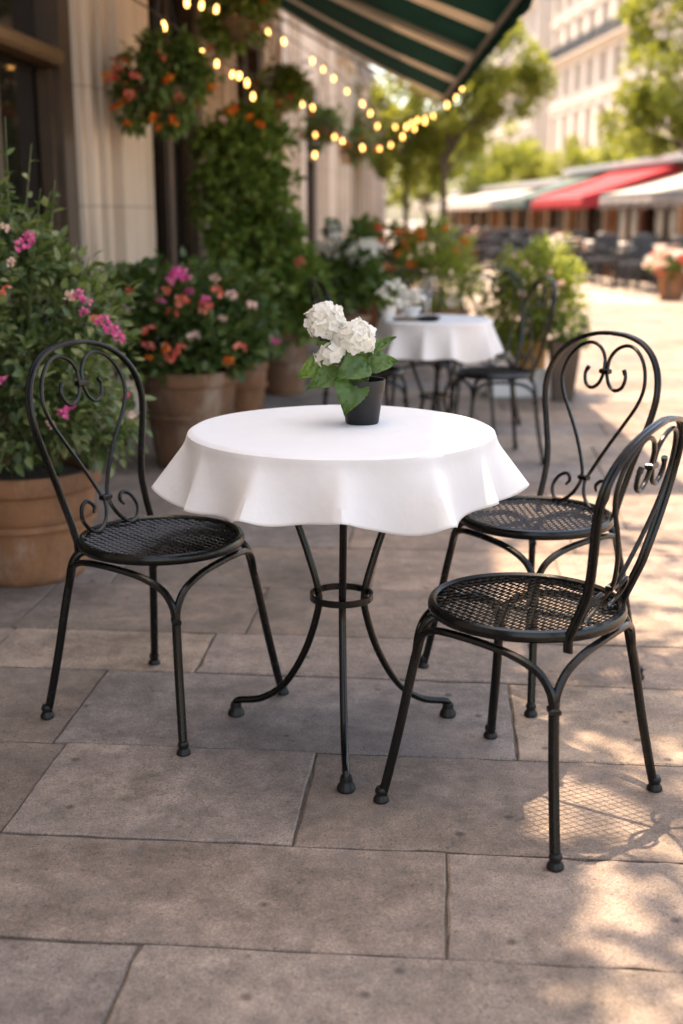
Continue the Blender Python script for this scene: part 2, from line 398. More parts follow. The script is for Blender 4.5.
def pot(parent, r, h, rb, mat, bands=True, rim=.05):
    p = [(rb * .96, 0), (rb, .008)]
    zr = h - rim; rr = lambda z: rb + (r * .93 - rb) * (z / zr) ** .85
    for k in range(1, 14):
        z = zr * k / 13
        if bands and k in (8,): p += [(rr(z), z), (rr(z) + .017, z + .004), (rr(z) + .018, z + .024), (rr(z) + .002, z + .022)]
        else: p.append((rr(z), z))
    p += [(r * .98, zr + .006), (r, zr + .016), (r, h - .012), (r * .985, h - .002), (r * .93, h), (r * .90, h - .008), (r * .885, h - .06)]
    mb = MB(); mb.lathe(p, 48); o = mb.build('pot', mat, parent)
    s = MB(); s.lathe([(0.0001, h - .035), (r * .5, h - .03), (r * .89, h - .045)], 24); s.build('soil', M['soil'], o)
    return o

# ================================================================== THE SETTING
# street frame: u runs along the street, turned 5 deg to the right of +Y
YAW = R(5.0)
U = np.array([math.sin(YAW), math.cos(YAW)])
WALL0 = np.array([-1.97, 0.0])
def wall_x(Y): return -1.97 + .0875 * Y

# far side terrace line
TL0 = np.array([5.1, 17.7]); TD = np.array([-.153, 1.0]); TD /= np.linalg.norm(TD); TN = np.array([TD[1], -TD[0]])
def terr_d(x, y): return float((np.array([x, y]) - TL0) @ TN)
STEPS = [(-1, 0.0), (1.15, -.22), (2.3, -.48), (3.5, -.85)]
def ground_z(x, y):
    d = terr_d(x, y); z = 0.0
    for s, h in STEPS:
        if d >= s: z = h
    return z
mb = MB()
def strip(d0, d1, z0, z1, s0=-120, s1=380):
    a, b = TL0 + TN * d0 + TD * s0, TL0 + TN * d1 + TD * s0
    c, d = TL0 + TN * d1 + TD * s1, TL0 + TN * d0 + TD * s1
    mb.add([(a[0], a[1], z0), (b[0], b[1], z1), (c[0], c[1], z1), (d[0], d[1], z0)], [(0, 1, 2, 3)])
G0 = -.012
strip(-220, 1.15, G0, G0); strip(1.15, 1.16, G0, -.22 + G0); strip(1.16, 2.3, -.22 + G0, -.22 + G0); strip(2.3, 2.31, -.22 + G0, -.48 + G0)
strip(2.31, 3.5, -.48 + G0, -.48 + G0); strip(3.5, 3.51, -.48 + G0, -.85 + G0); strip(3.51, 330, -.85 + G0, -.85 + G0)
tag(mb.build('ground', M['ground'], smooth=False), kind='structure')

# slabs of the near pavement, each with a worn edge, set in sand joints
def build_paving():
    mb = MB(); rng = random.Random(5)
    # rows measured along U at x=0
    rows = [1.405, 1.765, 2.11, 2.535, 2.995, 3.31]
    forced = {0: [-.50, .62], 1: [-.98, .02, .9], 2: [-.87, -.28, .66], 3: [-.90, .18, 1.0], 4: [-.66, .25]}
    r = [1.405]
    while r[0] > -2.0: r.insert(0, r[0] - rng.uniform(.34, .46))
    k0 = len(r) - 1
    allrows = r[:-1] + rows
    while allrows[-1] < 17: allrows.append(allrows[-1] + rng.uniform(.36, .52))
    nrm = np.array([U[1], -U[0]])
    def P(s, v): q = U * s + nrm * v; return q
    for i in range(len(allrows) - 1):
        s0, s1 = allrows[i] + .0018, allrows[i + 1] - .0018
        idx = i - k0
        js = sorted(forced.get(idx + 0, [])) if 0 <= idx <= 4 else [rng.uniform(-.5, .3)]
        while js[0] > -3.0: js.insert(0, js[0] - rng.uniform(.6, 1.0))
        while js[-1] < 4.6: js.append(js[-1] + rng.uniform(.6, 1.0))
        for a, b in zip(js[:-1], js[1:]):
            v0, v1 = a + .002, b - .002
            z = rng.uniform(-.0025, .0025); tx = rng.uniform(-.0012, .0012); ty = rng.uniform(-.0012, .0012)
            # ragged outline
            per = []
            nu = max(4, int((v1 - v0) / .05)); ns = max(4, int((s1 - s0) / .05))
            for k in range(nu): per.append((s0, v0 + (v1 - v0) * k / nu, -1, 0))
            for k in range(ns): per.append((s0 + (s1 - s0) * k / ns, v1, 0, 1))
            for k in range(nu): per.append((s1, v1 - (v1 - v0) * k / nu, 1, 0))
            for k in range(ns): per.append((s1 - (s1 - s0) * k / ns, v0, 0, -1))
            n = len(per); outer = []; inner = []; low = []
            cs, cv = (s0 + s1) / 2, (v0 + v1) / 2
            for (s, v, a1, b1) in per:
                j = rng.uniform(-.0028, .0012) - (.006 if rng.random() < .03 else 0); w = rng.uniform(.002, .005)
                s_, v_ = s + a1 * j, v + b1 * j
                si, vi = s_ + (cs - s_) / max(abs(cs - s_), .01) * w * (abs(cs - s_) > .02), v_ + (cv - v_) / max(abs(cv - v_), .01) * w * (abs(cv - v_) > .02)
                zz = z + tx * (s - cs) / .2 + ty * (v - cv) / .4
                p = P(s_, v_); q = P(si, vi)
                outer.append((p[0], p[1], zz - .003)); inner.append((q[0], q[1], zz)); low.append((p[0], p[1], -.03))
            Fc = [tuple(2 * n + k for k in range(n))][::-1]
            for k in range(n):
                j = (k + 1) % n
                Fc.append((k, j, n + j, n + k)); Fc.append((n + k, n + j, 2*n + j, 2*n + k))
            mb.add(low + outer + inner, [tuple(reversed(f)) for f in Fc])
    o = mb.build('pavement', M['paving'], smooth=False); tag(o, kind='structure')
    b = MB(); a = [P(-2.2, -3.6), P(-2.2, 5.2), P(17.2, 5.2), P(17.2, -3.6)]
    b.add([(p[0], p[1], -.007) for p in a], [(3, 2, 1, 0)][::1]); tag(b.build('joint_bed', M['grout'], smooth=False), kind='structure')
build_paving()

# ------------------------------------------------------------------ cafe building on the left (local x along street, street side = -y)
def building(name, label, t0, h, mat, opens, depth=6.0, cornice=True, oy=0.0):
    base = WALL0 + U * t0
    root = thing(name, label, 'building', (base[0], base[1], 0), PI / 2 - YAW)
    L = opens['len']
    w = MB(); x = 0
    for (a, b, top) in opens['holes']:
        w.box(x, a, 0, .4, 0, h); w.box(a, b, 0, .4, top, h); x = b
    w.box(x, L, 0, .4, 0, h)
    w.box(0, .3, .401, depth, 0, h); w.box(L - .3, L, .401, depth, 0, h); w.box(0, L, depth, depth + .3, 0, h)
    wall = w.build('wall', mat, root, smooth=False)
    r = MB(); r.box(-.05, L + .05, -.2, depth + .35, h, h + .12, bev=.01); r.box(-.03, L + .03, -.13, depth, h - .14, h - .002, bev=.02)
    r.build('roof', M['zinc'], root, smooth=False)
    return root, wall
def pilaster(root, x0, x1, h, mat, proud=.12):
    p = MB(); w = x1 - x0
    p.box(x0, x1, -proud * .35, -.003, .0, h - .2, bev=.01)
    p.box(x0 + w * .10, x0 + w * .17, -proud * .62, -proud * .35 - .002, .5, h - .3, bev=.012)
    p.box(x0 + w * .24, x1 - w * .2, -proud, -proud * .35 - .002, .45, h - .3, bev=.018)
    p.box(x1 - w * .13, x1 - w * .06, -proud * .62, -proud * .35 - .002, .5, h - .3, bev=.012)
    p.box(x0 - .02, x1 + .02, -proud - .05, -.002, 0.001, .45, bev=.02)
    p.box(x0 - .04, x1 + .04, -proud - .08, -.002, h - .3, h - .16, bev=.025)
    return p.build('pilaster', mat, root, smooth=False)
def wood_front(root, x0, x1, top, transom, leafs=2, name='window', y=.095):
    """joinery in an opening: frame, mullions, transom, dark glass"""
    f = MB(); fw = .2
    f.box(x0 + .002, x0 + fw, y - .06, y + .1, 0, top - .002, bev=.012); f.box(x1 - fw, x1 - .002, y - .06, y + .1, 0, top - .002, bev=.012)
    f.box(x0 + fw + .001, x1 - fw - .001, y - .05, y + .1, top - .16, top - .002, bev=.012)
    f.box(x0 + fw + .001, x1 - fw - .001, y - .04, y + .1, 0, .45, bev=.012)
    n = leafs
    for k in range(1, n):
        xm = x0 + (x1 - x0) * k / n; f.box(xm - .06, xm + .06, y - .035, y + .09, .451, top - .161, bev=.012)
    for k in range(n):
        a = x0 + (x1 - x0) * k / n; b = x0 + (x1 - x0) * (k + 1) / n
        a += fw + .01 if k == 0 else .07; b -= fw + .01 if k == n - 1 else .07
        f.box(a, a + .05, y - .02, y + .05, .46, transom - .06, bev=.008); f.box(b - .05, b, y - .02, y + .05, .46, transom - .06, bev=.008)
    o = f.build(name, M['wood'], root, smooth=False)
    t = MB(); t.box(x0 + fw + .002, x1 - fw - .002, y - .085, y + .06, transom - .04, transom + .04, bev=.02); t.build('transom', M['wood_gold'], o, smooth=False)
    g = MB(); g.box(x0 + fw, x1 - fw, y + .06, y + .075, .44, top - .15); g.build('pane', M['glass_dark'], o, smooth=False)
    return o
T0 = -4.0
cb, cw = building('cafe_building', 'cream stone cafe facade with dark timber windows behind the flower pots', T0, 7.5, M['stone'],
    dict(len=24.6, holes=[(1.0, 3.2, 3.0), (6.3, 10.72, 3.1), (12.12, 14.1, 3.1), (15.6, 17.4, 3.0), (20.35, 22.6, 3.0)]))
for (a, b, tp, tr, lf, nm) in [(1.0, 3.2, 3.0, 2.0, 2, 'window'), (6.3, 10.72, 3.1, 1.98, 4, 'window'), (12.12, 14.1, 3.1, 2.2, 2, 'door'), (15.6, 17.4, 3.0, 2.0, 2, 'window'), (20.35, 22.6, 3.0, 2.0, 2, 'window')]:
    wood_front(cb, a, b, tp, tr, lf, nm)
for a, b in [(3.5, 5.9), (10.78, 12.06), (14.2, 14.9), (17.7, 18.5), (19.4, 20.2), (22.75, 24.3)]: pilaster(cb, a, b, 5.2, M['stone'])
nb, nw = building('low_shop_building', 'low pale stone shop building adjoining the cafe further down the street', T0 + 24.65, 4.2, M['stone2'],
    dict(len=15.6, holes=[(2.6, 4.6, 2.9), (6.4, 8.4, 2.9), (10.2, 12.2, 2.9)]))
for a in (2.6, 6.4, 10.2): wood_front(nb, a, a + 2.0, 2.9, 2.0, 2, 'window')
for a in (.6, 1.7, 4.9, 8.7, 12.6, 14.2): pilaster(nb, a, a + .9 if a != .6 else 1.5, 4.0, M['stone2'], .14)

# ------------------------------------------------------------------ bistro furniture
HOOP = [(.132, -.03), (.133, .0), (.136, .06), (.146, .13), (.166, .20), (.184, .265), (.190, .315), (.180, .365), (.150, .408), (.105, .437), (.05, .452), (0, .456)]
HEART = [(.060, .366), (.069, .347), (.062, .322), (.040, .312), (.018, .325), (.006, .352), (.006, .375), (.010, .395), (.030, .418), (.064, .428), (.100, .415), (.130, .380), (.141, .332), (.127, .286),
         (.095, .236), (.060, .183), (.028, .127), (.009, .085), (.010, .062), (.024, .036), (.052, .016), (.080, .020), (.097, .046), (.086, .074), (.062, .084), (.046, .070), (.054, .056)]
def back_pt(u, v):
    y = .150 + .235 * max(v, 0) ** 1.15 + .012 * math.sin(max(v, 0) / .456 * PI)
    y -= .35 * (abs(u) - .132) ** 2 if abs(u) < .132 else 0
    y += .03 * max(0, 1 - (u / .19) ** 2) * min(1, max(v, 0) / .1) * .8
    return (u, y, .445 + v)
def seat_mesh_mb(rad=.184, pitch=.0145, lam=.0215, z=.452):
    mb = MB(); n = int(rad * 2 / pitch) + 2
    for j in range(-n // 2, n // 2 + 1):
        y0 = j * pitch
        if abs(y0) > rad: continue
        half = math.sqrt(rad**2 - y0**2); run = []
        k0 = int(-half / (lam / 2)); k1 = int(half / (lam / 2))
        for k in range(k0 - 1, k1 + 2):
            x = max(-half, min(half, k * lam / 2)); s = 1 if (k + j) % 2 else -1
            y = y0 + s * pitch * .5; run.append((x, y, z + s * .0012 - .004 * (1 - (x*x + y*y) / rad**2)))
        if len(run) < 3: continue
        # a flat slanted strand
        V = []; w = .0017
        for i, (x, y, zz) in enumerate(run):
            V += [(x, y - w, zz - .0012), (x, y + w, zz + .0012), (x, y + w * .8, zz - .0010), (x, y - w * .8, zz - .0028)]
        Fc = []
        for i in range(len(run) - 1):
            for q in range(4): Fc.append((4*i+q, 4*i+4+q, 4*i+4+(q+1) % 4, 4*i+(q+1) % 4))
        mb.add(V, Fc)
    return mb
CH = {}
def chair_data():
    def rec(k, mb, mat, smooth=True):
        o = mb.build(k, mat, None, smooth); CH[k] = o.data; bpy.data.objects.remove(o)
    rec('seat', seat_mesh_mb(), M['iron_mesh'], False)
    m = MB(); ring = []
    prof = [(.0, .011), (.008, .009), (.0115, .002), (.0115, -.006), (.008, -.012), (-.004, -.012), (-.008, -.004), (-.006, .007)]
    V = []; n = 72
    for k in range(n):
        a = 2*PI*k/n
        for (dr, dz) in prof: V.append(((.190 + dr)*math.cos(a), (.190 + dr)*math.sin(a), .450 + dz))
    q = len(prof); Fc = [(k*q+i, ((k+1) % n)*q+i, ((k+1) % n)*q+(i+1) % q, k*q+(i+1) % q) for k in range(n) for i in range(q)]
    m.add(V, Fc); rec('seat_rim', m, M['iron'])
    m = MB(); m.tube([(-.186, 0, .440), (.186, 0, .440)], .006, 6); rec('seat_brace', m, M['iron'])
    m = MB(); half = spline(HOOP, 6)
    full = [back_pt(u, v) for u, v in half] + [back_pt(-u, v) for u, v in half[::-1][1:]]
    for off, rr in ((-.0044, .0058), (.0044, .0058)):
        pts = []
        for i, p in enumerate(full):
            u, v = (half + half[::-1][1:])[i]; pts.append((p[0] * (1 + off * .6), p[1] + off, p[2]))
        m.tube(pts, rr, 8)
    rec('hoop', m, M['iron'])
    hp = spline(HEART, 6)
    m = MB()
    for s in (1, -1):
        P = [back_pt(s * u, v) for u, v in hp]
        P = [(p[0], p[1] - .004, p[2]) for p in P]
        rad = np.full(len(P), .0050); rad[:4] = .0062; rad[-8:] = np.linspace(.0050, .0035, 8)
        m.tube(P, rad, 8)
    rec('heart_scroll', m, M['iron'])
    m = MB()
    for i, v in enumerate((.358, .083)):
        m = MB(); p = back_pt(0, v); m.box(-.0155, .0155, p[1] - .012, p[1] + .004, p[2] - .007, p[2] + .007, bev=.003); rec('clamp%d' % i, m, M['iron'])
    def pol(a, r, z): return (r*math.cos(a), r*math.sin(a), z)
    # corner leg: foot to under the rim; fork leg: splits into two arches that run to the neighbours
    m = MB(); m.tube([pol(0, r, z) for r, z in spline([(.285, .012), (.270, .08), (.250, .18), (.232, .28), (.218, .35), (.207, .398), (.190, .425), (.150, .433)], 5)], .0099, 10); rec('corner_leg', m, M['iron'])
    m = MB(); m.tube([pol(0, r, z) for r, z in spline([(.285, .012), (.270, .08), (.250, .18), (.237, .27), (.231, .332)], 5)], .0102, 10)
    for s in (1, -1):
        a = np.array(pol(0, .2315, 0)); b = np.array(pol(s * PI / 2, .2215, 0)); d = np.array([math.cos(s * PI / 4), math.sin(s * PI / 4), 0])
        pts = spline([a + (b - a) * f + d * (.02 * math.sin(f * PI)) + np.array([0, 0, z]) for f, z in
                      ((0, .312), (.025, .350), (.10, .385), (.25, .409), (.45, .420), (.68, .421), (.84, .414), (.93, .396), (.975, .366), (.998, .325))], 4)
        m.tube(pts, np.linspace(.0089, .0078, len(pts)), 8)
    m.box(.2315 - .0135, .2315 + .0135, -.0105, .0105, .304, .320, bev=.004)
    rec('fork_leg', m, M['iron'])
    m = MB(); m.lathe([(.0135, 0), (.0165, .003), (.016, .009), (.0115, .016), (.0108, .020), (.0132, .024), (.0118, .031), (.0100, .035)], 16, c=(.287, 0, 0)); rec('foot', m, M['rubber'])
chair_data()
def mobj(name, data, parent, rz=0):
    o = bpy.data.objects.new(name, data); COL.objects.link(o); o.parent = parent; o.rotation_euler = (0, 0, rz); return o
def bistro_chair(x, y, rear_deg, label, mirror=False, group='bistro chairs with heart backs', leg_rot=0, leg_z=.97, leg_r=1.0, back_z=1.02):
    t = thing('bistro_chair', label, 'chair', (x, y, 0), R(rear_deg - 90), group)
    s = mobj('seat', CH['seat'], t); s.rotation_euler = (0, 0, R(20)); s.location = (0, 0, -.445 * (1 - leg_z))
    mobj('seat_rim', CH['seat_rim'], s); mobj('seat_brace', CH['seat_brace'], s, R(70))
    b = mobj('backrest', CH['hoop'], t); b.scale = (1, 1, back_z); b.location = (0, 0, .445 * (leg_z - back_z)); mobj('heart_scroll', CH['heart_scroll'], b); mobj('clamp', CH['clamp0'], b); mobj('clamp', CH['clamp1'], b)
    for k, a in enumerate((45, 135, 225, 315)):
        fork = (k % 2 == 0) != mirror
        l = mobj('leg', CH['fork_leg' if fork else 'corner_leg'], t, R(a + leg_rot)); l.scale = (leg_r, leg_r, leg_z); mobj('foot_cap', CH['foot'], l)
    return t
bistro_chair(-.438, 2.82, 147, 'black heart-back bistro chair nearest the big rose pot, left of the white-clothed table', leg_rot=3, leg_r=1.03)
bistro_chair(.378, 2.335, -34, 'black heart-back bistro chair closest to the viewer, its back cut by the picture edge', leg_rot=-6, leg_z=.95, leg_r=1.03, back_z=.90)
bistro_chair(.507, 3.04, 37, 'black heart-back bistro chair beyond the nearest one, whole back seen against sunlit paving', mirror=True)

def cafe_table(x, y, top, label, foot_r=.285, ring=True):
    t = thing('bistro_table', label, 'table', (x, y, 0), 0, 'round iron cafe tables')
    m = MB(); m.lathe([(.0001, top - .028), (.30, top - .028), (.335, top - .022), (.338, top - .012), (.334, top - .004), (.0001, top - .004)] if ring else
                      [(.0001, top - .028), (.23, top - .028), (.252, top - .016), (.25, top - .004), (.0001, top - .004)], 48); m.build('table_top', M['steel'], t)
    for a in (-88, 23, 156):
        m = MB(); a = R(a)
        pts = [(r*math.cos(a), r*math.sin(a), z) for r, z in spline([(.162, top - .03), (.148, top - .10), (.120, top - .2), (.084, top - .3), (.058, .345), (.066, .28), (.098, .19), (.150, .105), (.212, .058), (foot_r - .012, .042), (foot_r, .034), (foot_r, .02)], 6)]
        m.tube(pts, .0086, 10)
        l = m.build('leg', M['iron'], t)
        m = MB(); m.lathe([(.0185, 0), (.021, .004), (.019, .012), (.0135, .02), (.014, .026), (.012, .034)], 16, c=(foot_r*math.cos(a), foot_r*math.sin(a), 0)); m.build('foot_cap', M['rubber'], l)
    m = MB(); n = 40; V = []; 
    for k in range(n):
        a = 2*PI*k/n
        for dr, dz in ((.0, .0075), (.005, .0075), (.005, -.0075), (.0, -.0075)): V.append(((.0685+dr)*math.cos(a), (.0685+dr)*math.sin(a), .347+dz))
    m.add(V, [(k*4+i, ((k+1) % n)*4+i, ((k+1) % n)*4+(i+1) % 4, k*4+(i+1) % 4) for k in range(n) for i in range(4)]); m.build('ring', M['iron'], t)
    return t
TX, TY, TZ = 0.0, 2.645, .735
cafe_table(TX, TY, TZ, 'three-legged round iron table in front, under the larger white cloth')

def tablecloth(x, y, top, R0, over, nf, seed, label, tips=(), flare=1.0):
    rng = np.random.default_rng(seed); m = MB(); n = 360; th = np.arange(n) * 2 * PI / n
    ph = rng.uniform(0, 6.28, 5)
    w = th * nf; f = np.zeros(n)
    if not tips:
        st = 360.0 / nf; tips = [(k * st + rng.uniform(-.25, .25) * st, rng.uniform(.65, 1.05), rng.uniform(8, 12)) for k in range(nf)]
    for (a, k, wd) in tips:                      # folds that stand out, flat cloth between them
        d = np.degrees((th - R(a) + PI) % (2 * PI) - PI); f = f + k * np.exp(-np.abs(d / wd) ** 1.08)
    f = np.minimum(f, 1.12)
    skew = np.gradient(f) * n / (2 * PI)
    rings = [(.0, 0)]; rows = []
    rr = list(np.linspace(.02, R0 - .02, 16)) + [R0 - .010, R0 - .004]
    V = [(0, 0, top)]
    for r in rr:
        und = .0006 * np.sin(th * 3 + r * 30) + .0005 * np.sin(th * 5 - r * 17)
        for k in range(n): V.append((r * math.cos(th[k]), r * math.sin(th[k]), top + und[k] * (r / R0)))
    nd = 24; px = np.full(n, R0); pz = np.full(n, top - .001); ds = over / nd
    for j in range(nd):
        t = (j + 1) / nd
        # slope below the horizontal: rounded over the edge, then set by the fold, straightening
        start = min(1, (j + 1.0) / 2.3)
        tgt = (107 - 49 * f * flare * min(1, .35 + t * 2.2)) * (1 - .0 * t)
        ang = np.radians(tgt * start)
        dl = ds * (1 + .07 * np.sin(th * 4 + ph[0]) + .05 * np.sin(th * 7 + ph[1])); px = px + dl * np.cos(ang); pz = pz - dl * np.sin(ang)
        swirl = -.006 * t * np.clip(skew, -4, 4)
        for k in range(n):
            a = th[k] + swirl[k]; V.append((px[k] * math.cos(a), px[k] * math.sin(a), pz[k]))
    nr = len(rr) + nd; Fc = [(0, 1 + k, 1 + (k + 1) % n) for k in range(n)]
    for j in range(nr - 1):
        for k in range(n): Fc.append((1 + j*n + k, 1 + (j+1)*n + k, 1 + (j+1)*n + (k+1) % n, 1 + j*n + (k+1) % n))
    m.add(V, Fc); o = m.build('tablecloth', M['cloth'], None); o.location = (x, y, 0)
    so = o.modifiers.new('thick', 'SOLIDIFY'); so.thickness = .0008; so.offset = 1
    for p in o.data.polygons: p.use_smooth = True
    tag(o, label, 'tablecloth', 'white round tablecloths'); return o
tablecloth(TX, TY, TZ + .003, .336, .145, 9, 4, 'white round tablecloth on the front table, hanging in broad stiff folds', tips=((187, 1.05, 11), (212, .62, 9), (241, 1.0, 12), (270, .82, 10), (301, 1.0, 12), (328, .62, 9), (352, 1.05, 11), (18, .8, 11), (47, .9, 10), (76, .8, 11), (104, .9, 10), (134, .8, 11), (160, .8, 10)))

# ------------------------------------------------------------------ white hydrangea on the front table
def floret(mb, c, nrm, r, rng):
    nrm = Vector(nrm).normalized(); a = nrm.orthogonal().normalized(); b = nrm.cross(a); rot = rng.uniform(0, 6.28)
    for k in range(4):
        t = rot + k * PI / 2; d = a * math.cos(t) + b * math.sin(t); s = nrm.cross(d)
        lift = rng.uniform(.0, .35); V = []
        for i in range(5):
            q = i / 4
            wd = r * .62 * math.sin(PI * (.12 + .80 * q) ** .9) if i < 4 else r * .30
            for j in (-1, -.35, .35, 1):
                p = Vector(c) + d * (r * (.08 + q * (1 - .12 * j * j))) + s * (wd * j) + nrm * (r * (lift * q * q + .10 * (j * j) * q - .05 * math.sin(q * 7 + j)) * .7)
                V.append(tuple(p))
        mb.add(V, [(i*4+j, i*4+j+1, i*4+5+j, i*4+4+j) for i in range(4) for j in range(3)])
def flower_head(parent, c, rad, n, r, seed, name='flower_head', mat='white_petal'):
    mb = MB(); rng = random.Random(seed); g = PI * (3 - 5 ** .5)
    for i in range(n):
        z = 1 - 1.55 * (i + .5) / n; q = math.sqrt(max(0, 1 - z * z)); a = g * i
        d = Vector((q * math.cos(a) + rng.uniform(-.15, .15), q * math.sin(a) + rng.uniform(-.15, .15), z)).normalized()
        p = Vector(c) + Vector((d.x * rad[0], d.y * rad[1], d.z * rad[2])) * rng.uniform(.82, 1.08)
        dd = (d + Vector((rng.uniform(-.5, .5), rng.uniform(-.5, .5), rng.uniform(-.4, .4)))).normalized()
        floret(mb, p, dd, r * rng.uniform(.8, 1.15), rng)
    return mb.build(name, M[mat], parent)
def big_leaf(parent, base, tip, width, nrm, fold=.18, mat=None):
    """broad toothed leaf with midrib, veins pressed in"""
    base, tip = Vector(base), Vector(tip); d = tip - base; L = d.length; d.normalize(); nrm = Vector(nrm); s = d.cross(nrm).normalized(); nn = s.cross(d)
    nu, nv = 22, 9; V = []
    for i in range(nu + 1):
        q = i / nu
        w = width * (math.sin(PI * q ** .72) ** .85 if 0 < q < 1 else 0.02) * (1 - .35 * q) + .0004
        w *= 1 + .05 * math.sin(q * 60)
        for j in range(-nv // 2 + 1, nv // 2 + 1):
            k = j / (nv // 2)
            ve = .0018 * math.sin(q * 38 - abs(k) * 7) * (1 - abs(k)) + fold * width * abs(k) ** 1.2
            p = base + d * (L * q) + s * (w * k) + nn * (ve + L * (.12 * math.sin(PI * q) - .16 * q * q) + .0025 * math.sin(k * 9 + q * 12))
            V.append(tuple(p))
    mb = MB(); c = len(V) // (nu + 1)
    mb.add(V, [(i*c+j, i*c+j+1, (i+1)*c+j+1, (i+1)*c+j) for i in range(nu) for j in range(c - 1)])
    return mb.build('leaf', mat, parent)
def hyd_leaf_mat(name, a, b):
    m, nt, bs = new_mat(name); tc = N(nt, 'ShaderNodeTexCoord'); nz = N(nt, 'ShaderNodeTexNoise', Scale=35, Detail=5)
    nt.links.new(tc.outputs['Object'], nz.inputs['Vector']); rp = ramp(nt, [(.3, a), (.7, b)]); nt.links.new(nz.outputs['Fac'], rp.inputs['Fac'])
    nt.links.new(rp.outputs['Color'], bs.inputs['Base Color']); bs.inputs['Roughness'].default_value = .42
    tr = N(nt, 'ShaderNodeBsdfTranslucent', Color=(.16, .28, .03, 1)); mx = N(nt, 'ShaderNodeMixShader'); mx.inputs[0].default_value = .28
    nt.links.new(bs.outputs[0], mx.inputs[1]); nt.links.new(tr.outputs[0], mx.inputs[2]); nt.links.new(mx.outputs[0], nt.nodes['Material Output'].inputs['Surface'])
    return m
HL1 = hyd_leaf_mat('hydrangea_leaf', (.045, .10, .022), (.085, .16, .04)); HL2 = hyd_leaf_mat('hydrangea_leaf_young', (.11, .19, .035), (.16, .26, .06))
def table_hydrangea(x, y, z):
    t = thing('potted_hydrangea', 'white hydrangea in a small black plastic pot on the front table', 'potted plant', (x, y, z))
    m = MB(); m.lathe([(.036, 0), (.038, .003), (.0475, .072), (.0505, .0725), (.053, .097), (.0525, .1), (.0495, .1), (.047, .085)], 40); p = m.build('pot', M['plastic'], t)
    m = MB(); m.lathe([(.0001, .09), (.047, .088)], 24); m.build('soil', M['soil'], p)
    K = 1 / 445.0   # metres per photo pixel at the pot
    def q(px, py, dy=0): return ((px - 362.5) * K, dy, (423 - py) * K * 1.02 - .002)
    heads = [(q(325, 324, .01), (.040, .040, .042), 95, 11), (q(354, 338, -.012), (.044, .042, .038), 95, 12), (q(332, 351, -.03), (.024, .024, .018), 12, 13), (q(322, 358, -.01), (.018, .02, .016), 8, 14), (q(338, 371, .02), (.016, .02, .014), 6, 15)]
    st = MB()
    for k, (c, rad, n, sd) in enumerate(heads):
        flower_head(t, c, rad, n, .0136, sd)
        st.tube(spline([(0.004 * k - .01, 0, .088), (c[0] * .5, c[1] * .5, .13), (c[0], c[1], c[2] - .01)], 6), .0028, 6)
    lv = [((354, 374, -.03), (345, 408, -.075), .044, (.1, -1, .25), HL1), ((368, 362, -.02), (336, 373, -.07), .040, (.25, -.9, .7), HL1), ((344, 372, -.01), (307, 384, -.045), .034, (-.1, -.9, .6), HL1),
          ((322, 358, .0), (298, 377, -.01), .028, (.5, -1, .1), HL2), ((366, 366, 0), (399, 360, .01), .030, (.1, -.9, .6), HL1), ((364, 360, .02), (396, 336, .03), .020, (-.3, -.9, .5), HL1),
          ((358, 368, .02), (352, 340, .07), .035, (0, -.3, 1), HL1), ((345, 366, .02), (318, 342, .06), .035, (0, -.3, 1), HL1)]
    for (b, tp, w, nn, mt) in lv:
        big_leaf(t, q(b[0], b[1], b[2]), q(tp[0], tp[1], tp[2]), w, nn, mat=mt)
        st.tube([(.0, 0, .088), q(b[0], b[1], b[2])], .002, 6)
    for k in range(6):
        a = random.uniform(0, 6.28); st.tube(spline([(.01*math.cos(a), .01*math.sin(a), .085), (.02*math.cos(a), .02*math.sin(a), .12), (.028*math.cos(a), .02*math.sin(a), .155)], 4), .0022, 5)
    st.build('stem', M['stem'], t)
    return t
table_hydrangea(.047, 2.71, TZ + .004)

# ------------------------------------------------------------------ potted plants along the cafe wall
# 1 the big rose
p1 = thing('potted_rose', 'tall pink-flowered rose bush in a large terracotta pot at the left edge', 'potted plant', (-1.085, 4.0, 0))
pot(p1, .26, .375, .195, M['terracotta'], rim=.07)
E1 = [(0, -.02, .62, .42, .36, .26), (-.02, 0, .86, .38, .34, .27), (-.10, 0, 1.06, .25, .25, .22), (-.14, 0, 1.24, .15, .16, .16)]
foliage(p1, E1, 8000, .046, M['leaf_rose'], clumps=130, csize=.30, wid=.62)
b = [(random.uniform(-.15, .15), random.uniform(-.15, .1), .4) for _ in range(46)]
tp = []
for i in range(46):
    a = random.uniform(0, 6.28); r = random.uniform(.25, .46); z = random.uniform(.45, 1.40); r *= 1.0 if z < .95 else .75 - (z - .95) * .4
    tp.append((r*math.cos(a) - .06 * (z > .9), r*math.sin(a) * .8, z))
tp += [(.03, -.05, 1.50), (.10, -.02, 1.42), (-.10, -.1, 1.55), (.17, -.1, 1.27), (-.02, -.18, 1.44)]; b += [(0, 0, .5)] * 5
sprays(p1, b, tp, 18, .048, M['leaf_rose'], M['stem'], wid=.55)
def b1(px, py, Y): q = at(px, py, Y); return (q.x + 1.085, q.y - 4.0, q.z)
for (px, py, c, r) in [(22, 245, 'pink', .030), (30, 237, 'pink', .025), (4, 227, 'blush', .026), (78, 294, 'pink', .030), (86, 301, 'pink', .024), (103, 322, 'pink', .036), (112, 330, 'pink', .030), (120, 338, 'pink', .026), (70, 296, 'blush', .022),
                       (62, 414, 'pink', .026), (69, 408, 'pink', .022), (50, 424, 'blush', .024), (3, 380, 'pink', .022), (95, 318, 'coral', .020), (6, 290, 'coral', .024), (84, 312, 'pink', .026), (131, 415, 'blush', .02), (127, 395, 'pink', .016), (12, 262, 'blush', .018)]:
    bloom(p1, b1(px, py, 3.6 + random.uniform(-.05, .05)), c, r * .62)
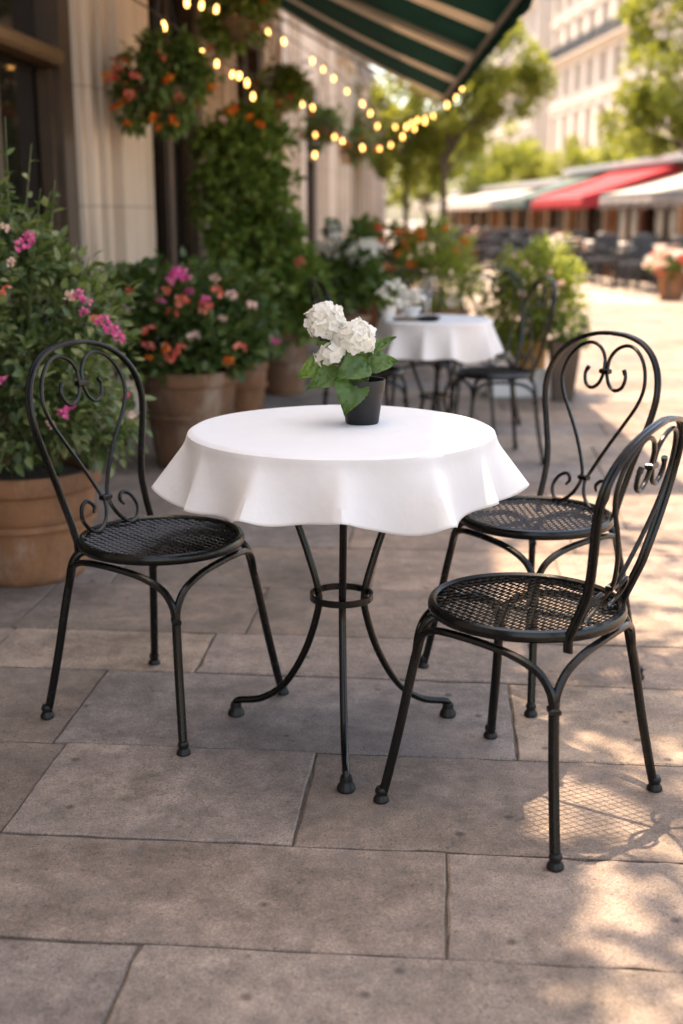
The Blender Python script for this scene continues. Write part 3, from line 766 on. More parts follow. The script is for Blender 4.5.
# 2 geraniums
p2 = thing('potted_geranium', 'coral and pink geraniums in the wide banded terracotta pot by the pilaster', 'potted plant', (-.745, 5.85, 0))
pot(p2, .245, .475, .165, M['terracotta_dark'], rim=.075)
E2 = [(0, 0, .62, .40, .34, .16), (-.10, 0, .78, .34, .3, .2), (.12, 0, .74, .32, .3, .18)]
foliage(p2, E2, 3000, .062, M['leaf_gera'], clumps=80, csize=.32, wid=.85)
sprays(p2, [(random.uniform(-.1, .1), 0, .5) for _ in range(26)], [(random.uniform(-.5, .5), random.uniform(-.35, .2), random.uniform(.7, 1.04)) for _ in range(26)], 10, .05, M['leaf_gera'], M['stem'])
def b2(px, py, Y=5.5): q = at(px, py, Y); return (q.x + .745, q.y - 5.85, q.z)
for (px, py, c, r) in [(176, 277, 'pink', .045), (187, 279, 'pink', .035), (160, 301, 'pink', .035), (166, 291, 'coral', .034), (182, 301, 'coral', .034), (205, 306, 'coral', .040), (206, 300, 'pink', .03), (172, 312, 'coral', .028), (148, 346, 'coral', .036), (149, 358, 'orange', .03),
                       (172, 354, 'coral', .040), (181, 347, 'coral', .030), (218, 292, 'coral', .03), (130, 291, 'coral', .03), (240, 348, 'coral', .03), (193, 336, 'blush', .034), (232, 296, 'blush', .028), (252, 305, 'blush', .026), (215, 278, 'blush', .024), (165, 348, 'orange', .028), (229, 361, 'orange', .024), (190, 291, 'pink', .028), (147, 330, 'coral', .028), (222, 319, 'blush', .024)]:
    bloom(p2, b2(px, py, 5.5 + random.uniform(-.06, .1)), c, r * .72)
# 3 small pot
p3 = thing('potted_geranium', 'small terracotta pot of pink geraniums between the two bigger pots', 'potted plant', (-.60, 7.4, 0))
pot(p3, .15, .33, .105, M['terracotta'], rim=.05)
E3 = [(.02, 0, .52, .24, .2, .2), (-.05, 0, .66, .2, .2, .16)]
foliage(p3, E3, 1400, .055, M['leaf_gera'], clumps=40, wid=.85)
def b3(px, py, Y=7.2): q = at(px, py, Y); return (q.x + .60, q.y - 7.4, q.z)
for (px, py, c, r) in [(262, 345, 'pink', .06), (271, 343, 'pink', .05), (258, 338, 'blush', .05), (264, 310, 'coral', .04), (254, 330, 'coral', .03), (268, 325, 'blush', .03)]: bloom(p3, b3(px, py), c, r)
# 4 tall shrub
p4 = thing('potted_shrub', 'tall dense dark green shrub in a brown terracotta pot beside the stone pilaster', 'potted plant', (-.40, 8.3, 0))
pot(p4, .19, .44, .135, M['terracotta_dark'], rim=.06)
E4 = [(-.12, 0, .75, .38, .34, .36), (-.22, 0, 1.15, .38, .34, .36), (-.24, 0, 1.5, .34, .3, .3), (-.26, 0, 1.76, .24, .24, .2), (.12, -.05, .72, .26, .28, .3)]
foliage(p4, E4, 14000, .066, M['leaf_dark'], clumps=190, csize=.3, wid=.65, shell=.15)
m = MB()
for k in range(7): m.tube(spline([(random.uniform(-.05, .05), random.uniform(-.05, .05), .4), (random.uniform(-.2, .1), random.uniform(-.1, .1), .9), (random.uniform(-.4, -.05), random.uniform(-.15, .15), random.uniform(1.3, 1.8))], 6), np.linspace(.012, .004, 13), 6)
m.build('stem', M['twig'], p4)
for (px, py, c, r) in [(229, 113, 'orange', .03), (222, 120, 'blush', .03), (250, 117, 'orange', .03), (260, 125, 'orange', .03), (300, 262, 'coral', .03), (235, 108, 'orange', .03)]:
    q = at(px, py, 8.0); bloom(p4, (q.x + .40, q.y - 8.3, q.z), c, r)
# 5 white hydrangea bush
p5 = thing('hydrangea_bush', 'white hydrangea bush in a pot behind the tall dark shrub', 'potted plant', (.02, 9.8, 0))
pot(p5, .22, .42, .16, M['terracotta_dark'])
E5 = [(0, 0, .70, .30, .26, .24), (.03, 0, .94, .20, .2, .2)]
foliage(p5, E5, 1600, .085, M['leaf_mid'], clumps=50, wid=.75)
for k, p in enumerate(surface_pts(E5[1:], 14)): bloom(p5, tuple(p), 'white_petal', .05, 'flower_head')
# 6 rusty orange bush
p6 = thing('flowering_bush', 'orange-flowered leafy bush in a pot by the far end of the cafe front', 'potted plant', (.36, 11.6, 0))
pot(p6, .24, .45, .17, M['terracotta'])
E6 = [(0, 0, .72, .34, .3, .28), (.05, 0, .95, .26, .26, .16)]
foliage(p6, E6, 1800, .07, M['leaf_mid'], clumps=60)
for p in surface_pts(E6, 26): bloom(p6, tuple(p), random.choice(['orange', 'orange', 'coral']), .035)
# 7 feathery green bush behind second table
p7 = thing('feathery_bush', 'loose yellow-green bush in a pot behind the second white table', 'potted plant', (.86, 10.4, 0))
pot(p7, .24, .42, .17, M['terracotta'])
E7 = [(0, 0, .68, .36, .32, .26), (-.06, 0, .92, .30, .28, .22)]
foliage(p7, E7, 3400, .062, M['leaf_lime'], clumps=80, csize=.35, wid=.4)
for p in surface_pts(E7, 8): bloom(p7, tuple(p), 'orange', .03)
# 8 bush to the right on the white plinth
pl = tag(MB().build('plinth', M['white_paint']), 'low white plinth under the ochre pot near the street', 'plinth')
bpy.data.objects.remove(pl)
m = MB(); m.box(-.20, .20, -.13, .13, 0, .185, bev=.008); pl = m.build('plinth', M['white_paint'], None, smooth=False); pl.location = (1.20, 8.2, 0)
tag(pl, 'low white plinth under the ochre pot beyond the second table', 'plinth')
p8 = thing('feathery_bush', 'round sunlit lime-green bush in an ochre pot on the white plinth', 'potted plant', (1.29, 8.2, .186))
pot(p8, .12, .19, .10, M['ochre'], bands=False, rim=.04)
E8 = [(.04, 0, .42, .33, .3, .28), (.03, 0, .60, .28, .27, .22), (-.12, 0, .38, .26, .24, .24)]
foliage(p8, E8, 5200, .055, M['leaf_lime'], clumps=90, csize=.36, wid=.42)
sprays(p8, [(random.uniform(-.05, .05), 0, .2) for _ in range(34)], [(random.uniform(-.36, .42), random.uniform(-.3, .2), random.uniform(.3, .86)) for _ in range(34)], 9, .05, M['leaf_lime'], M['stem'], wid=.35)
for p in surface_pts(E8, 10): bloom(p8, tuple(p), 'blush', .022)
p9 = thing('tapered_planter', 'dark brown tapered planter with low greenery standing beside the white plinth', 'planter', (1.47, 7.95, 0))
m = MB()
V = []
for z, a in ((0, .062), (.40, .098), (.40, .088), (.36, .086)): V += [(-a, -a, z), (a, -a, z), (a, a, z), (-a, a, z)]
m.add(V, [(3, 2, 1, 0)] + [(4*k+j, 4*k+(j+1) % 4, 4*k+4+(j+1) % 4, 4*k+4+j) for k in range(3) for j in range(4)] + [(12, 13, 14, 15)]); m.build('box', M['brown_planter'], p9, smooth=False)
foliage(p9, [(0, 0, .46, .15, .15, .12)], 420, .05, M['leaf_mid'], clumps=20)

# ------------------------------------------------------------------ hanging baskets on the wall
def basket(px, py, Y, r, label, fl, n=1500, leaf='leaf_mid', long=0.35, pot_mat='wicker', pot_up=0, bl=18):
    q = at(px, py, Y); wx = wall_x(Y) + .02
    t = thing('hanging_basket', label, 'hanging basket', (q.x, q.y, q.z), 0, 'hanging baskets on the cafe wall')
    R_ = r * .52
    m = MB(); m.lathe([(.0001, -R_ * .95), (R_ * .45, -R_ * .85), (R_ * .8, -R_ * .5), (R_, 0), (R_ * 1.04, .0), (R_ * 1.03, .02), (R_ * .96, .02), (R_ * .9, -.02)], 24); m.build('bowl', M[pot_mat], t)
    top = .62
    c = MB()
    for k in range(3): a = 2*PI*k/3; c.tube([(R_*math.cos(a), R_*math.sin(a), .01), (0, 0, top)], .004, 5)
    c.build('chain', M['railing'], t)
    d = wx - q.x; br = MB()
    br.tube(spline([(d, 0, top - .28), (d * .9, 0, top - .05), (d * .55, 0, top + .10), (d * .2, 0, top + .10), (0, 0, top + .03), (0, 0, top - .02)], 6), .012, 8)
    br.tube([(d, 0, top + .02), (d * .6, 0, top + .09)], .009, 6); br.box(d - .012, d + .012, -.035, .035, top - .36, top + .08, bev=.004)
    br.build('bracket', M['bracket'], t)
    E = [(0, 0, r * .25, r, r * .9, r * .55), (-.2 * r, .1 * r, -r * .2, r * .7, r * .6, r * .45), (.1 * r, 0, r * .55, r * .6, r * .6, r * .4)]
    foliage(t, E, n, .06, M[leaf], clumps=60, csize=.35, droop=.45, updir=-.15)
    sprays(t, [(random.uniform(-.5, .5) * R_, random.uniform(-.5, .5) * R_, .02) for _ in range(22)], [(random.uniform(-1.15, 1.15) * r, random.uniform(-1, .8) * r, random.uniform(-r * 1.15, r * 1.1)) for _ in range(22)], 9, .055, M[leaf], M['stem'], name='trailing_stem')
    for p in surface_pts(E[:2], bl):
        p[2] -= random.uniform(0, .3) * r; bloom(t, tuple(p), random.choice(fl), .024)
    return t
basket(165, 92, 6.8, .29, 'large hanging basket of red-orange flowers in front of the first stone pilaster', ['orange', 'orange', 'coral'], 2000, bl=30)
basket(238, 22, 8.7, .27, 'leafy hanging basket of trailing vine just above the first string of bulbs', ['orange'], 1600, 'leaf_dark', bl=5)
basket(281, 98, 10.8, .26, 'dark leafy hanging basket with golden flowers above the tall shrub', ['orange'], 1500, 'leaf_dark', bl=8)
basket(322, 130, 14.2, .27, 'smaller hanging basket beyond the tall shrub, under crossing bulb strings', ['orange', 'coral'], 1200, 'leaf_mid', bl=8)
basket(358, 150, 18.0, .30, 'farthest hanging basket of amber flowers near the awning corner', ['orange'], 1200, 'leaf_mid', bl=22)

# ------------------------------------------------------------------ striped green awning over the terrace
def awning():
    t = thing('striped_awning', 'dark green awning with cream stripes reaching out over the terrace', 'awning', (0, 0, 0))
    far_f = np.array([1.07, 13.5, 2.40]); near_f = np.array([.96, 5.4, 2.40])
    far_b = np.array([wall_x(13.7) + .02, 13.7, 3.38]); near_b = np.array([wall_x(5.4) + .02, 5.4, 3.38])
    edges = []; y = 0.0; L = 8.1
    # stripes counted from the far end
    pos = 0.0; k = 0; widths = [.38, 1.22]
    while pos < L:
        w = min(widths[k % 2], L - pos); edges.append((pos, pos + w, 1 - k % 2)); pos += w; k += 1
    m = MB(); v = MB()
    for (a, b, cream) in edges:
        ns = 3 if cream else 8; nd = 14
        for i in range(ns):
            s0 = (a + (b - a) * i / ns) / L; s1 = (a + (b - a) * (i + 1) / ns) / L
            V = []
            for s in (s0, s1):
                for j in range(nd + 1):
                    q = j / nd; f = far_f + (near_f - far_f) * s; bk = far_b + (near_b - far_b) * s
                    p = bk + (f - bk) * q; p[2] -= .05 * math.sin(PI * q) + .008 * math.sin(s * 60) * math.sin(PI * q); V.append(p)
            m.add(V, [(j, j + 1, nd + 2 + j, nd + 1 + j) for j in range(nd)], 0 if not cream else 1)
            # valance, scalloped
            V = []
            for s in (s0, s1):
                f = far_f + (near_f - far_f) * s; drop = .11 + .02 * abs(math.sin(s * L / .62 * PI))
                for j in range(4): V.append((f[0] + .012 + .01 * math.sin(s * 90 + j), f[1], f[2] - .01 - drop * j / 3))
            v.add(V, [(j, j + 1, 5 + j, 4 + j) for j in range(3)], 0)
    c = m.build('canvas', [M['awn_green'], M['awn_cream']], t); vv = v.build('valance', M['awn_green'], t)
    for o in (c, vv):
        so = o.modifiers.new('thick', 'SOLIDIFY'); so.thickness = .003
    f = MB(); f.tube([far_f + np.array([0, .03, -.03]), near_f + np.array([0, 0, -.03])], .022, 10); f.build('front_bar', M['bracket'], t)
    for s in (.003, .5, .98):
        f = MB(); a = far_f + (near_f - far_f) * s; bk = far_b + (near_b - far_b) * s
        f.tube([bk + np.array([0, 0, -.08]), (a + bk) / 2 + np.array([0, 0, -.11]), a + np.array([0, 0, -.05])], .016, 8); f.build('arm', M['bracket'], t)
    f = MB(); f.tube([far_b + np.array([.01, 0, .02]), near_b + np.array([.01, 0, .02])], .05, 10); f.build('roller', M['bracket'], t)
awning()

# ------------------------------------------------------------------ strings of bulbs
bm_ = MB(); bm_.lathe([(.0001, -.088), (.012, -.086), (.024, -.072), (.028, -.055), (.024, -.034), (.014, -.016), (.011, -.006)], 14); _o = bm_.build('bulb', M['bulb']); BULB = _o.data; bpy.data.objects.remove(_o)
bs_ = MB(); bs_.lathe([(.012, -.012), (.0135, -.006), (.0125, .022), (.006, .03)], 10); _o = bs_.build('socket', M['cable']); SOCK = _o.data; bpy.data.objects.remove(_o)
def bulb_string(pts, bulbs, label):
    """pts: (px,py,Y) of the cable; bulbs: pixel spots of single bulbs hung from it"""
    P = [at(*p) for p in pts]; t = thing('string_lights', label, 'string lights', tuple(P[0]), 0, 'strings of warm bulbs under the awning')
    S_ = spline([tuple(p - P[0]) for p in P], 8); m = MB(); m.tube(S_, .005, 5); m.build('cable', M['cable'], t)
    A = np.array(S_); pj = []
    for a in A:
        w = Vector(a) + P[0]; pj.append(w)
    for (bx, by) in bulbs:
        # nearest cable station in the picture gives the depth
        best = min(range(len(pj)), key=lambda i: abs(341.5 + pj[i].x / (pj[i].y * .97 - (pj[i].z - 1.2) * .24) * 1200 - bx))
        w = at(bx, by - 5, pj[best].y) - P[0]
        s = mobj('bulb', BULB, t); s.location = w; k = random.uniform(.44, .64); s.scale = (k * .85, k * .85, k * 1.25)
        s.rotation_euler = (random.uniform(-.2, .2), random.uniform(-.2, .2), 0)
        so = mobj('socket', SOCK, s)
        if abs((Vector(A[best]) - w).length) > .03:
            q = MB(); q.tube([w + Vector((0, 0, .02)), Vector(A[best])], .0035, 5); q.build('drop_wire', M['cable'], t)
bulb_string([(172, -30, 7.4), (187, -6, 7.8), (217, 3, 8.4), (252, 17, 9.2), (283, 34, 10.2), (312, 54, 11.2), (334, 72, 11.8), (362, 97, 12.5), (378, 116, 13), (395, 122, 13.2), (407, 121, 13.3), (418, 116, 13.4), (433, 112, 13.5), (441, 100, 13.5)],
    [(187, 1), (202, 5), (217, 9), (235, 17), (252, 24), (268, 33), (283, 42), (312, 62), (334, 80), (362, 105), (371, 115), (378, 128), (395, 129), (407, 128), (412, 125), (418, 122), (425, 121), (433, 118), (347, 93), (323, 71)], 'string of warm bulbs running up from the awning corner, uppermost of the strings')
bulb_string([(120, -10, 6.5), (163, 18, 6.9), (202, 46, 7.6), (233, 68, 8.4), (247, 76, 9.0), (258, 92, 9.6), (284, 122, 10.6), (315, 144, 11.6), (342, 138, 12.6), (380, 144, 13.3), (410, 128, 13.5), (441, 102, 13.5)],
    [(163, 25), (202, 53), (233, 75), (247, 83), (253, 97), (284, 131), (315, 156), (342, 143), (380, 151), (391, 147), (362, 149), (403, 138), (415, 131), (425, 124), (270, 116), (217, 64)], 'string of warm bulbs drooping lowest across the baskets')
bulb_string([(205, 40, 8.3), (240, 66, 9.2), (265, 80, 10), (291, 76, 11), (302, 96, 11.6), (318, 118, 12.4), (335, 131, 13), (352, 140, 14)],
    [(240, 75), (292, 83), (290, 105), (302, 106), (312, 109), (315, 137), (335, 139)], 'short string of warm bulbs between the two longer strings')
bulb_string([(441, 101, 13.5), (447, 98, 12.6), (456, 90, 11.9), (463, 80, 11.2), (474, 62, 10.3), (492, 34, 9.0), (512, 6, 8.0), (522, -12, 7.6)],
    [(447, 106), (456, 99), (462, 89), (471, 76), ], 'short run of warm bulbs hung beneath the awning valance')

# ------------------------------------------------------------------ second table and its chairs
T2 = (.45, 5.8); T2Z = .715
cafe_table(T2[0], T2[1], T2Z, 'round iron table further back, under the smaller white cloth', .25, ring=False)
tablecloth(T2[0], T2[1], T2Z + .003, .268, .175, 10, 9, 'white tablecloth on the second table further back, laid with glasses', flare=.8)
bistro_chair(.76, 5.98, 12, 'black bistro chair at the right of the second table, before the lime-green bush')
bistro_chair(.77, 6.9, 62, 'black bistro chair beyond the second table, its hoop in front of the sunny street')
bistro_chair(.42, 6.75, 100, 'black bistro chair behind the glasses of the second table')
bistro_chair(.12, 6.05, 195, 'black bistro chair left of the second table, hidden mostly behind the hydrangea')
t = thing('potted_flower', 'small pot of white flowers on the second table', 'potted plant', (.19 + .03, 5.72, T2Z + .004))
m = MB(); m.lathe([(.03, 0), (.04, .06), (.043, .07), (.038, .07)], 20); m.build('pot', M['white_paint'], t)
foliage(t, [(0, 0, .11, .075, .07, .06)], 160, .05, M['leaf_mid'], clumps=14)
for p in surface_pts([(0, 0, .12, .075, .07, .06)], 8): bloom(t, tuple(p), 'white_petal', .026, 'flower_head')
t = thing('flower_bowl', 'bowl of white blossoms beside the wine glass on the second table', 'flower bowl', (.335, 5.86, T2Z + .004))
m = MB(); m.lathe([(.02, 0), (.045, .03), (.055, .05), (.05, .05)], 20); m.build('bowl', M['white_paint'], t)
for k in range(7): bloom(t, (random.uniform(-.05, .05), random.uniform(-.04, .04), random.uniform(.06, .11)), 'white_petal', .03, 'flower_head')
def glass(x, y, label):
    m = MB(); m.lathe([(.032, 0), (.03, .003), (.004, .006), (.0035, .085), (.012, .095), (.03, .12), (.036, .15), (.031, .19), (.0302, .19), (.035, .15), (.029, .121), (.0001, .098)], 24)
    o = m.build('wine_glass', M['glass'], None); o.location = (x, y, T2Z + .004); tag(o, label, 'wine glass', 'wine glasses on the second table')
glass(.40, 5.74, 'stemmed wine glass standing nearest the dark dish'); glass(.435, 5.95, 'stemmed wine glass at the far side of the second table')
m = MB(); m.lathe([(.05, 0), (.06, .004), (.078, .016), (.08, .02), (.074, .018), (.055, .008), (.0001, .007)], 28); o = m.build('dish', M['plastic'], None); o.scale = (.7, .7, 1); o.location = (.41, 5.66, T2Z + .004); tag(o, 'small dark dish on the second white tablecloth', 'dish')
m = MB(); m.box(-.07, .07, -.045, .045, 0, .012, bev=.003); o = m.build('wooden_board', M['wood_gold'], None, smooth=False); o.location = (.315, 5.70, T2Z + .004); o.rotation_euler = (0, 0, .3); tag(o, 'little brown wooden board by the white flowers on the second table', 'board')

# ------------------------------------------------------------------ trees
def tree(name, label, x, y, z0, h_trunk, r_trunk, ells, n, leaf, mat, clumps=90, csize=.26, group=None, lean=(0, 0), fork=None):
    t = thing(name, label, 'tree', (x, y, z0), 0, group)
    m = MB(); top = (lean[0], lean[1], h_trunk)
    m.tube(spline([(0, 0, 0), (lean[0] * .2, lean[1] * .2, h_trunk * .4), top], 8), np.linspace(r_trunk * 1.15, r_trunk * .75, 17), 10)
    for e in ells:
        for k in range(5):
            d = rand_dirs(1)[0]; p = np.array(e[:3]) + d * np.array(e[3:6]) * .6
            a = np.array(top) * random.uniform(.75, 1.0); mid = (a + p) / 2 + np.array([0, 0, .15])
            m.tube(spline([a, mid, p], 5), np.linspace(r_trunk * .45, r_trunk * .1, 11), 6)
    m.build('trunk', M['bark'], t)
    foliage(t, ells, n, leaf, mat, 'crown', clumps, csize, simple=True, wid=.75, updir=0)
    return t
SG = 'street trees along the far pavement'
tree('street_tree', 'slim street tree with a pale green crown just past the awning corner', 1.30, 25, 0, 2.7, .06, [(.25, 0, 3.2, 1.0, 1.0, .7), (.1, 0, 2.4, .95, .9, .55), (-.3, 0, 2.75, .7, .8, .5)], 5200, .12, M['leaf_tree'], 70, .3, SG)
tree('street_tree', 'street tree with the taller yellow-green crown left of the pale tall house', 2.02, 24.5, 0, 2.6, .075, [(.9, 0, 4.15, 1.05, 1.0, .6), (1.2, 0, 3.5, .95, .9, .55), (.1, 0, 3.2, 1.0, 1.0, .7), (.6, 0, 4.7, .7, .8, .4)], 7000, .12, M['leaf_tree'], 90, .3, SG)
tree('street_tree', 'large bright green tree at the right edge above the pale awning', 6.7, 22, -.48, 2.8, .13, [(-1.0, 0, 3.9, 1.2, 1.2, .75), (-1.2, 0, 3.25, .9, 1.0, .5), (-.5, 0, 5.0, 1.5, 1.3, .8), (.2, 0, 6.0, 1.5, 1.4, .8), (-.1, 0, 3.6, 1.3, 1.2, .6), (1.0, 0, 4.6, 1.3, 1.3, 1.0)], 13000, .13, M['leaf_tree'], 150, .26, SG)
for (x, y, s, lb) in [(12.6, 62, 2.4, 'round green tree in front of the tall pale house, above the red awning'), (10.3, 70, 2.2, 'bushy green tree beyond the cream awning, left of the tall house'), (6.6, 60, 2.6, 'broad hazy tree closing the street beyond the slim trunks'), (3.6, 52, 2.3, 'far green tree at the end of the low shops'), (15.5, 66, 2.2, 'far tree between the red and white awnings before the tall house')]:
    tree('street_tree', lb, x, y, -.4, 2.0, .14, [(0, 0, 3.2, s, s, s * .75), (.6, 0, 4.4, s * .75, s * .75, s * .6), (-.7, 0, 3.9, s * .7, s * .7, s * .6)], 4200, .26, M['leaf_tree'], 60, .3, SG)
# the plane tree behind the camera whose crown shades this terrace
SHADE = thing('plane_tree', 'tall plane tree whose boughs shade the front table', 'tree', (2.3, -2.2, 0))
m = MB(); m.tube(spline([(0, 0, 0), (-.1, .1, 2.2), (-.3, .4, 4.2)], 8), np.linspace(.24, .16, 17), 14)
SE = [(-1.05, 2.9, 5.4, 1.0, 1.1, .45), (-.6, 4.3, 5.5, .9, .9, .4), (-1.5, 3.9, 5.6, .8, .9, .4), (-.9, 1.9, 5.2, 1.0, .8, .4), (-.1, 3.2, 5.5, .8, 1.0, .4), (1.2, 0.3, 5.4, 1.4, 1.2, .6)]
SE += [(-1.0, 3.2, 5.3, .5, .5, .3)]
SE = [(a - 2.3 - .2, b + 2.2 + .08, c + .8, d, e, f) for a, b, c, d, e, f in SE]
for e in SE:
    for k in range(4):
        p = np.array(e[:3]) + rand_dirs(1)[0] * np.array(e[3:6]) * .7; m.tube(spline([(-.3, .4, 4.0), tuple((np.array((-.3, .4, 5.6)) + p) / 2), tuple(p)], 6), np.linspace(.032, .005, 13), 6)
m.build('trunk', M['bark'], SHADE)
foliage(SHADE, SE, 3000, .12, M['leaf_tree'], 'crown', 130, .34, simple=True, wid=.85)

# ------------------------------------------------------------------ far side: shops with awnings, terrace seating
FA, FB = 9.74, -.0758          # facade line x = FA + FB*y
FD = np.array([FB, 1.0]); FD /= np.linalg.norm(FD); FN = np.array([-FD[1], FD[0]])   # FN points to the street
def fpt(y): return np.array([FA + FB * y, y])
ZB = -.85
def far_local(y0): p = fpt(y0); return (p[0], p[1], ZB), math.atan2(FD[1], FD[0])
# local x along the facade away from the viewer, +y towards the street
def shop(y0, L, label, h=3.2, warm=True):
    loc, rz = far_local(y0); t = thing('shop_pavilion', label, 'shop', loc, rz, 'row of low shop fronts across the street')
    nb_ = max(2, int(L / 2.2)); bw = L / nb_; w = MB(); w.box(.0, L - .02, -4, -3.7, 0, h); w.box(0, L - .02, -.3, 0, 2.7, h); w.box(0, .25, -3.69, -.31, 0, h); w.box(L - .27, L - .02, -3.69, -.31, 0, h)
    for k in range(nb_): w.box(k * bw + .0, k * bw + .38, -.3, .03, 0, 2.69)
    w.build('wall', M['shop_wood'], t, smooth=False)
    r = MB(); r.box(-.05, L + .03, -4.2, .25, h + .001, h + .16, bev=.02); r.build('roof', M['zinc'], t, smooth=False)
    for k in range(nb_):
        a, b = k * bw + .385, (k + 1) * bw - .03
        f = MB(); f.box(a, b, -.2, -.12, 0, .6); f.box(a, a + .06, -.2, -.1, .61, 2.68); f.box(b - .06, b, -.2, -.1, .61, 2.68); f.box((a+b)/2 - .03, (a+b)/2 + .03, -.2, -.1, .61, 2.68)
        wo = f.build('window', M['warm_wood'] if (k % 3 == 1) else M['wood'], t, smooth=False)
        g = MB(); g.box(a + .061, b - .061, -.18, -.16, .6, 2.69); g.build('pane', M['shop_dark'], wo, smooth=False)
def far_awning(y0, L, proj, hi, lo, mat, vmat, label):
    loc, rz = far_local(y0); t = thing('shop_awning', label, 'awning', loc, rz, 'awnings across the street')
    m = MB(); n = 24; V = []
    for i in range(n + 1):
        x = L * i / n
        for j in range(7):
            q = j / 6; V.append((x, .04 + proj * q, hi + (lo - hi) * q - .06 * math.sin(PI * q)))
    m.add(V, [(i*7+j, i*7+j+1, (i+1)*7+j+1, (i+1)*7+j) for i in range(n) for j in range(6)])
    c = m.build('canvas', mat, t)
    v = MB(); V = []
    for i in range(n * 3 + 1):
        x = L * i / n / 3; V += [(x, .05 + proj, lo), (x, .06 + proj + .01 * math.sin(i), lo - .28 + .03 * math.sin(i * PI / 3))]
    v.add(V, [(2*i, 2*i+2, 2*i+3, 2*i+1) for i in range(n * 3)])
    vv = v.build('valance', vmat, t)
    fl = []
    for x in (0.004, L - .004):
        sd = MB(); sd.add([(x, .04, hi - .005), (x, .04 + proj, lo - .005), (x, .04 + proj, lo - .27), (x, .04, lo - .02)], [(0, 1, 2, 3)]); fl.append(sd.build('side_flap', vmat, t, smooth=False))
    for o in [c, vv] + fl: so = o.modifiers.new('thick', 'SOLIDIFY'); so.thickness = .006
    f = MB(); f.tube([(0, .04 + proj, lo - .02), (L, .04 + proj, lo - .02)], .03, 8); f.build('front_bar', M['steel'], t)
shop(19.5, 8.0, 'low timber shop front under the broad pale awning at the right edge')
shop(27.6, 5.8, 'low timber shop front with glazed bays under the red awning')
shop(33.5, 4.0, 'low timber shop front under the grey-green awning')
shop(37.6, 24, 'far low shop front under the long cream awning', 2.98)
far_awning(19.6, 6.9, 2.2, 3.02, 2.46, M['awn_white'], M['awn_grey'], 'pale off-white awning with grey valance at the right edge')
far_awning(27.9, 4.9, 2.2, 3.16, 2.46, M['awn_red'], M['awn_red'], 'bright red awning over the far terrace')
far_awning(33.7, 3.3, 2.2, 3.14, 2.48, M['awn_teal'], M['awn_teal'], 'grey-green awning left of the red one')
far_awning(37.8, 21, 2.3, 2.92, 2.50, M['awn_white'], M['awn_white'], 'long cream awning farthest down the street')

# terrace chairs and tables
def terrace_chair_proto():
    t = thing('terrace_chair', 'x', 'chair', (0, 0, 0), 0)
    m = MB(); m.box(-.21, .21, -.2, .2, .435, .46, bev=.01); m.build('seat', M['chair_far'], t)
    m = MB(); m.tube(spline([(-.2, .2, .46), (-.21, .24, .7), (-.17, .28, .86), (0, .29, .89), (.17, .28, .86), (.21, .24, .7), (.2, .2, .46)], 5), .014, 6)
    for z in (.56, .65, .74, .82): m.box(-.185, .185, .218 + (z - .5) * .18, .23 + (z - .5) * .18, z - .028, z + .028)
    m.build('backrest', M['chair_far'], t)
    for sx in (-1, 1):
        m = MB(); m.tube([(sx*.19, -.18, .44), (sx*.21, -.22, 0)], .014, 6); m.build('leg', M['chair_far'], t)
        m = MB(); m.tube([(sx*.19, .19, .46), (sx*.21, .26, 0)], .014, 6); m.build('leg', M['chair_far'], t)
        m = MB(); m.tube(spline([(sx*.21, .23, .66), (sx*.25, .0, .67), (sx*.24, -.17, .62), (sx*.20, -.19, .45)], 5), .013, 6); m.build('armrest', M['chair_far'], t)
    return t
def terrace_table_proto():
    t = thing('terrace_table', 'x', 'table')
    m = MB(); m.lathe([(.0001, .715), (.31, .715), (.32, .725), (.31, .735), (.0001, .735)], 28); m.build('table_top', M['table_far'], t)
    m = MB(); m.lathe([(.22, 0), (.22, .015), (.05, .03), (.028, .06), (.028, .66), (.09, .714)], 16); m.build('pedestal', M['chair_far'], t); return t
cp, tpv = terrace_chair_proto(), terrace_table_proto(); used = {'c': 0, 't': 0}
ZL = [(22.5, 'nearest the pale awning, by the sunny walkway'), (28, 'before the red awning'), (34, 'between the red and grey-green awnings'), (60, 'farthest down the terrace')]
def zone(y): return next(l for lim, l in ZL if y < lim)
def put(kind, x, y, a, row):
    src = cp if kind == 'c' else tpv
    o = src if used[kind] == 0 else copy_tree(src); used[kind] += 1
    o.location = (x, y, ground_z(x, y)); o.rotation_euler = (0, 0, a)
    rw = ['in the front row', 'in the second row', 'in the back row'][row]
    if kind == 'c': tag(o, f'slate metal terrace chair {rw}, {zone(y)}', 'chair', f'terrace chairs {rw}, {zone(y)}')
    else: tag(o, f'round pale terrace table {rw}, {zone(y)}', 'table', f'terrace tables {rw}, {zone(y)}')
rg = random.Random(3)
for row, d in enumerate((.3, 1.68, 2.9)):
    s = -3.2 + row * .5
    while s < 21:
        p = TL0 + TD * s + TN * d; ta = math.atan2(TD[1], TD[0])
        put('t', p[0], p[1], 0, row)
        for k, off in enumerate(((0, -.52), (0, .52), (.0, 0.0))):
            if k == 2:
                if rg.random() < .25: continue
                q = p - TN * .5; ang = ta + PI / 2
            else:
                q = p + TD * off[1] * rg.uniform(.95, 1.15); ang = ta - PI / 2 + (PI if k == 0 else 0)
            put('c', q[0] + rg.uniform(-.04, .04), q[1] + rg.uniform(-.04, .04), ang + rg.uniform(-.35, .35), row)
        s += rg.uniform(1.5, 1.7)
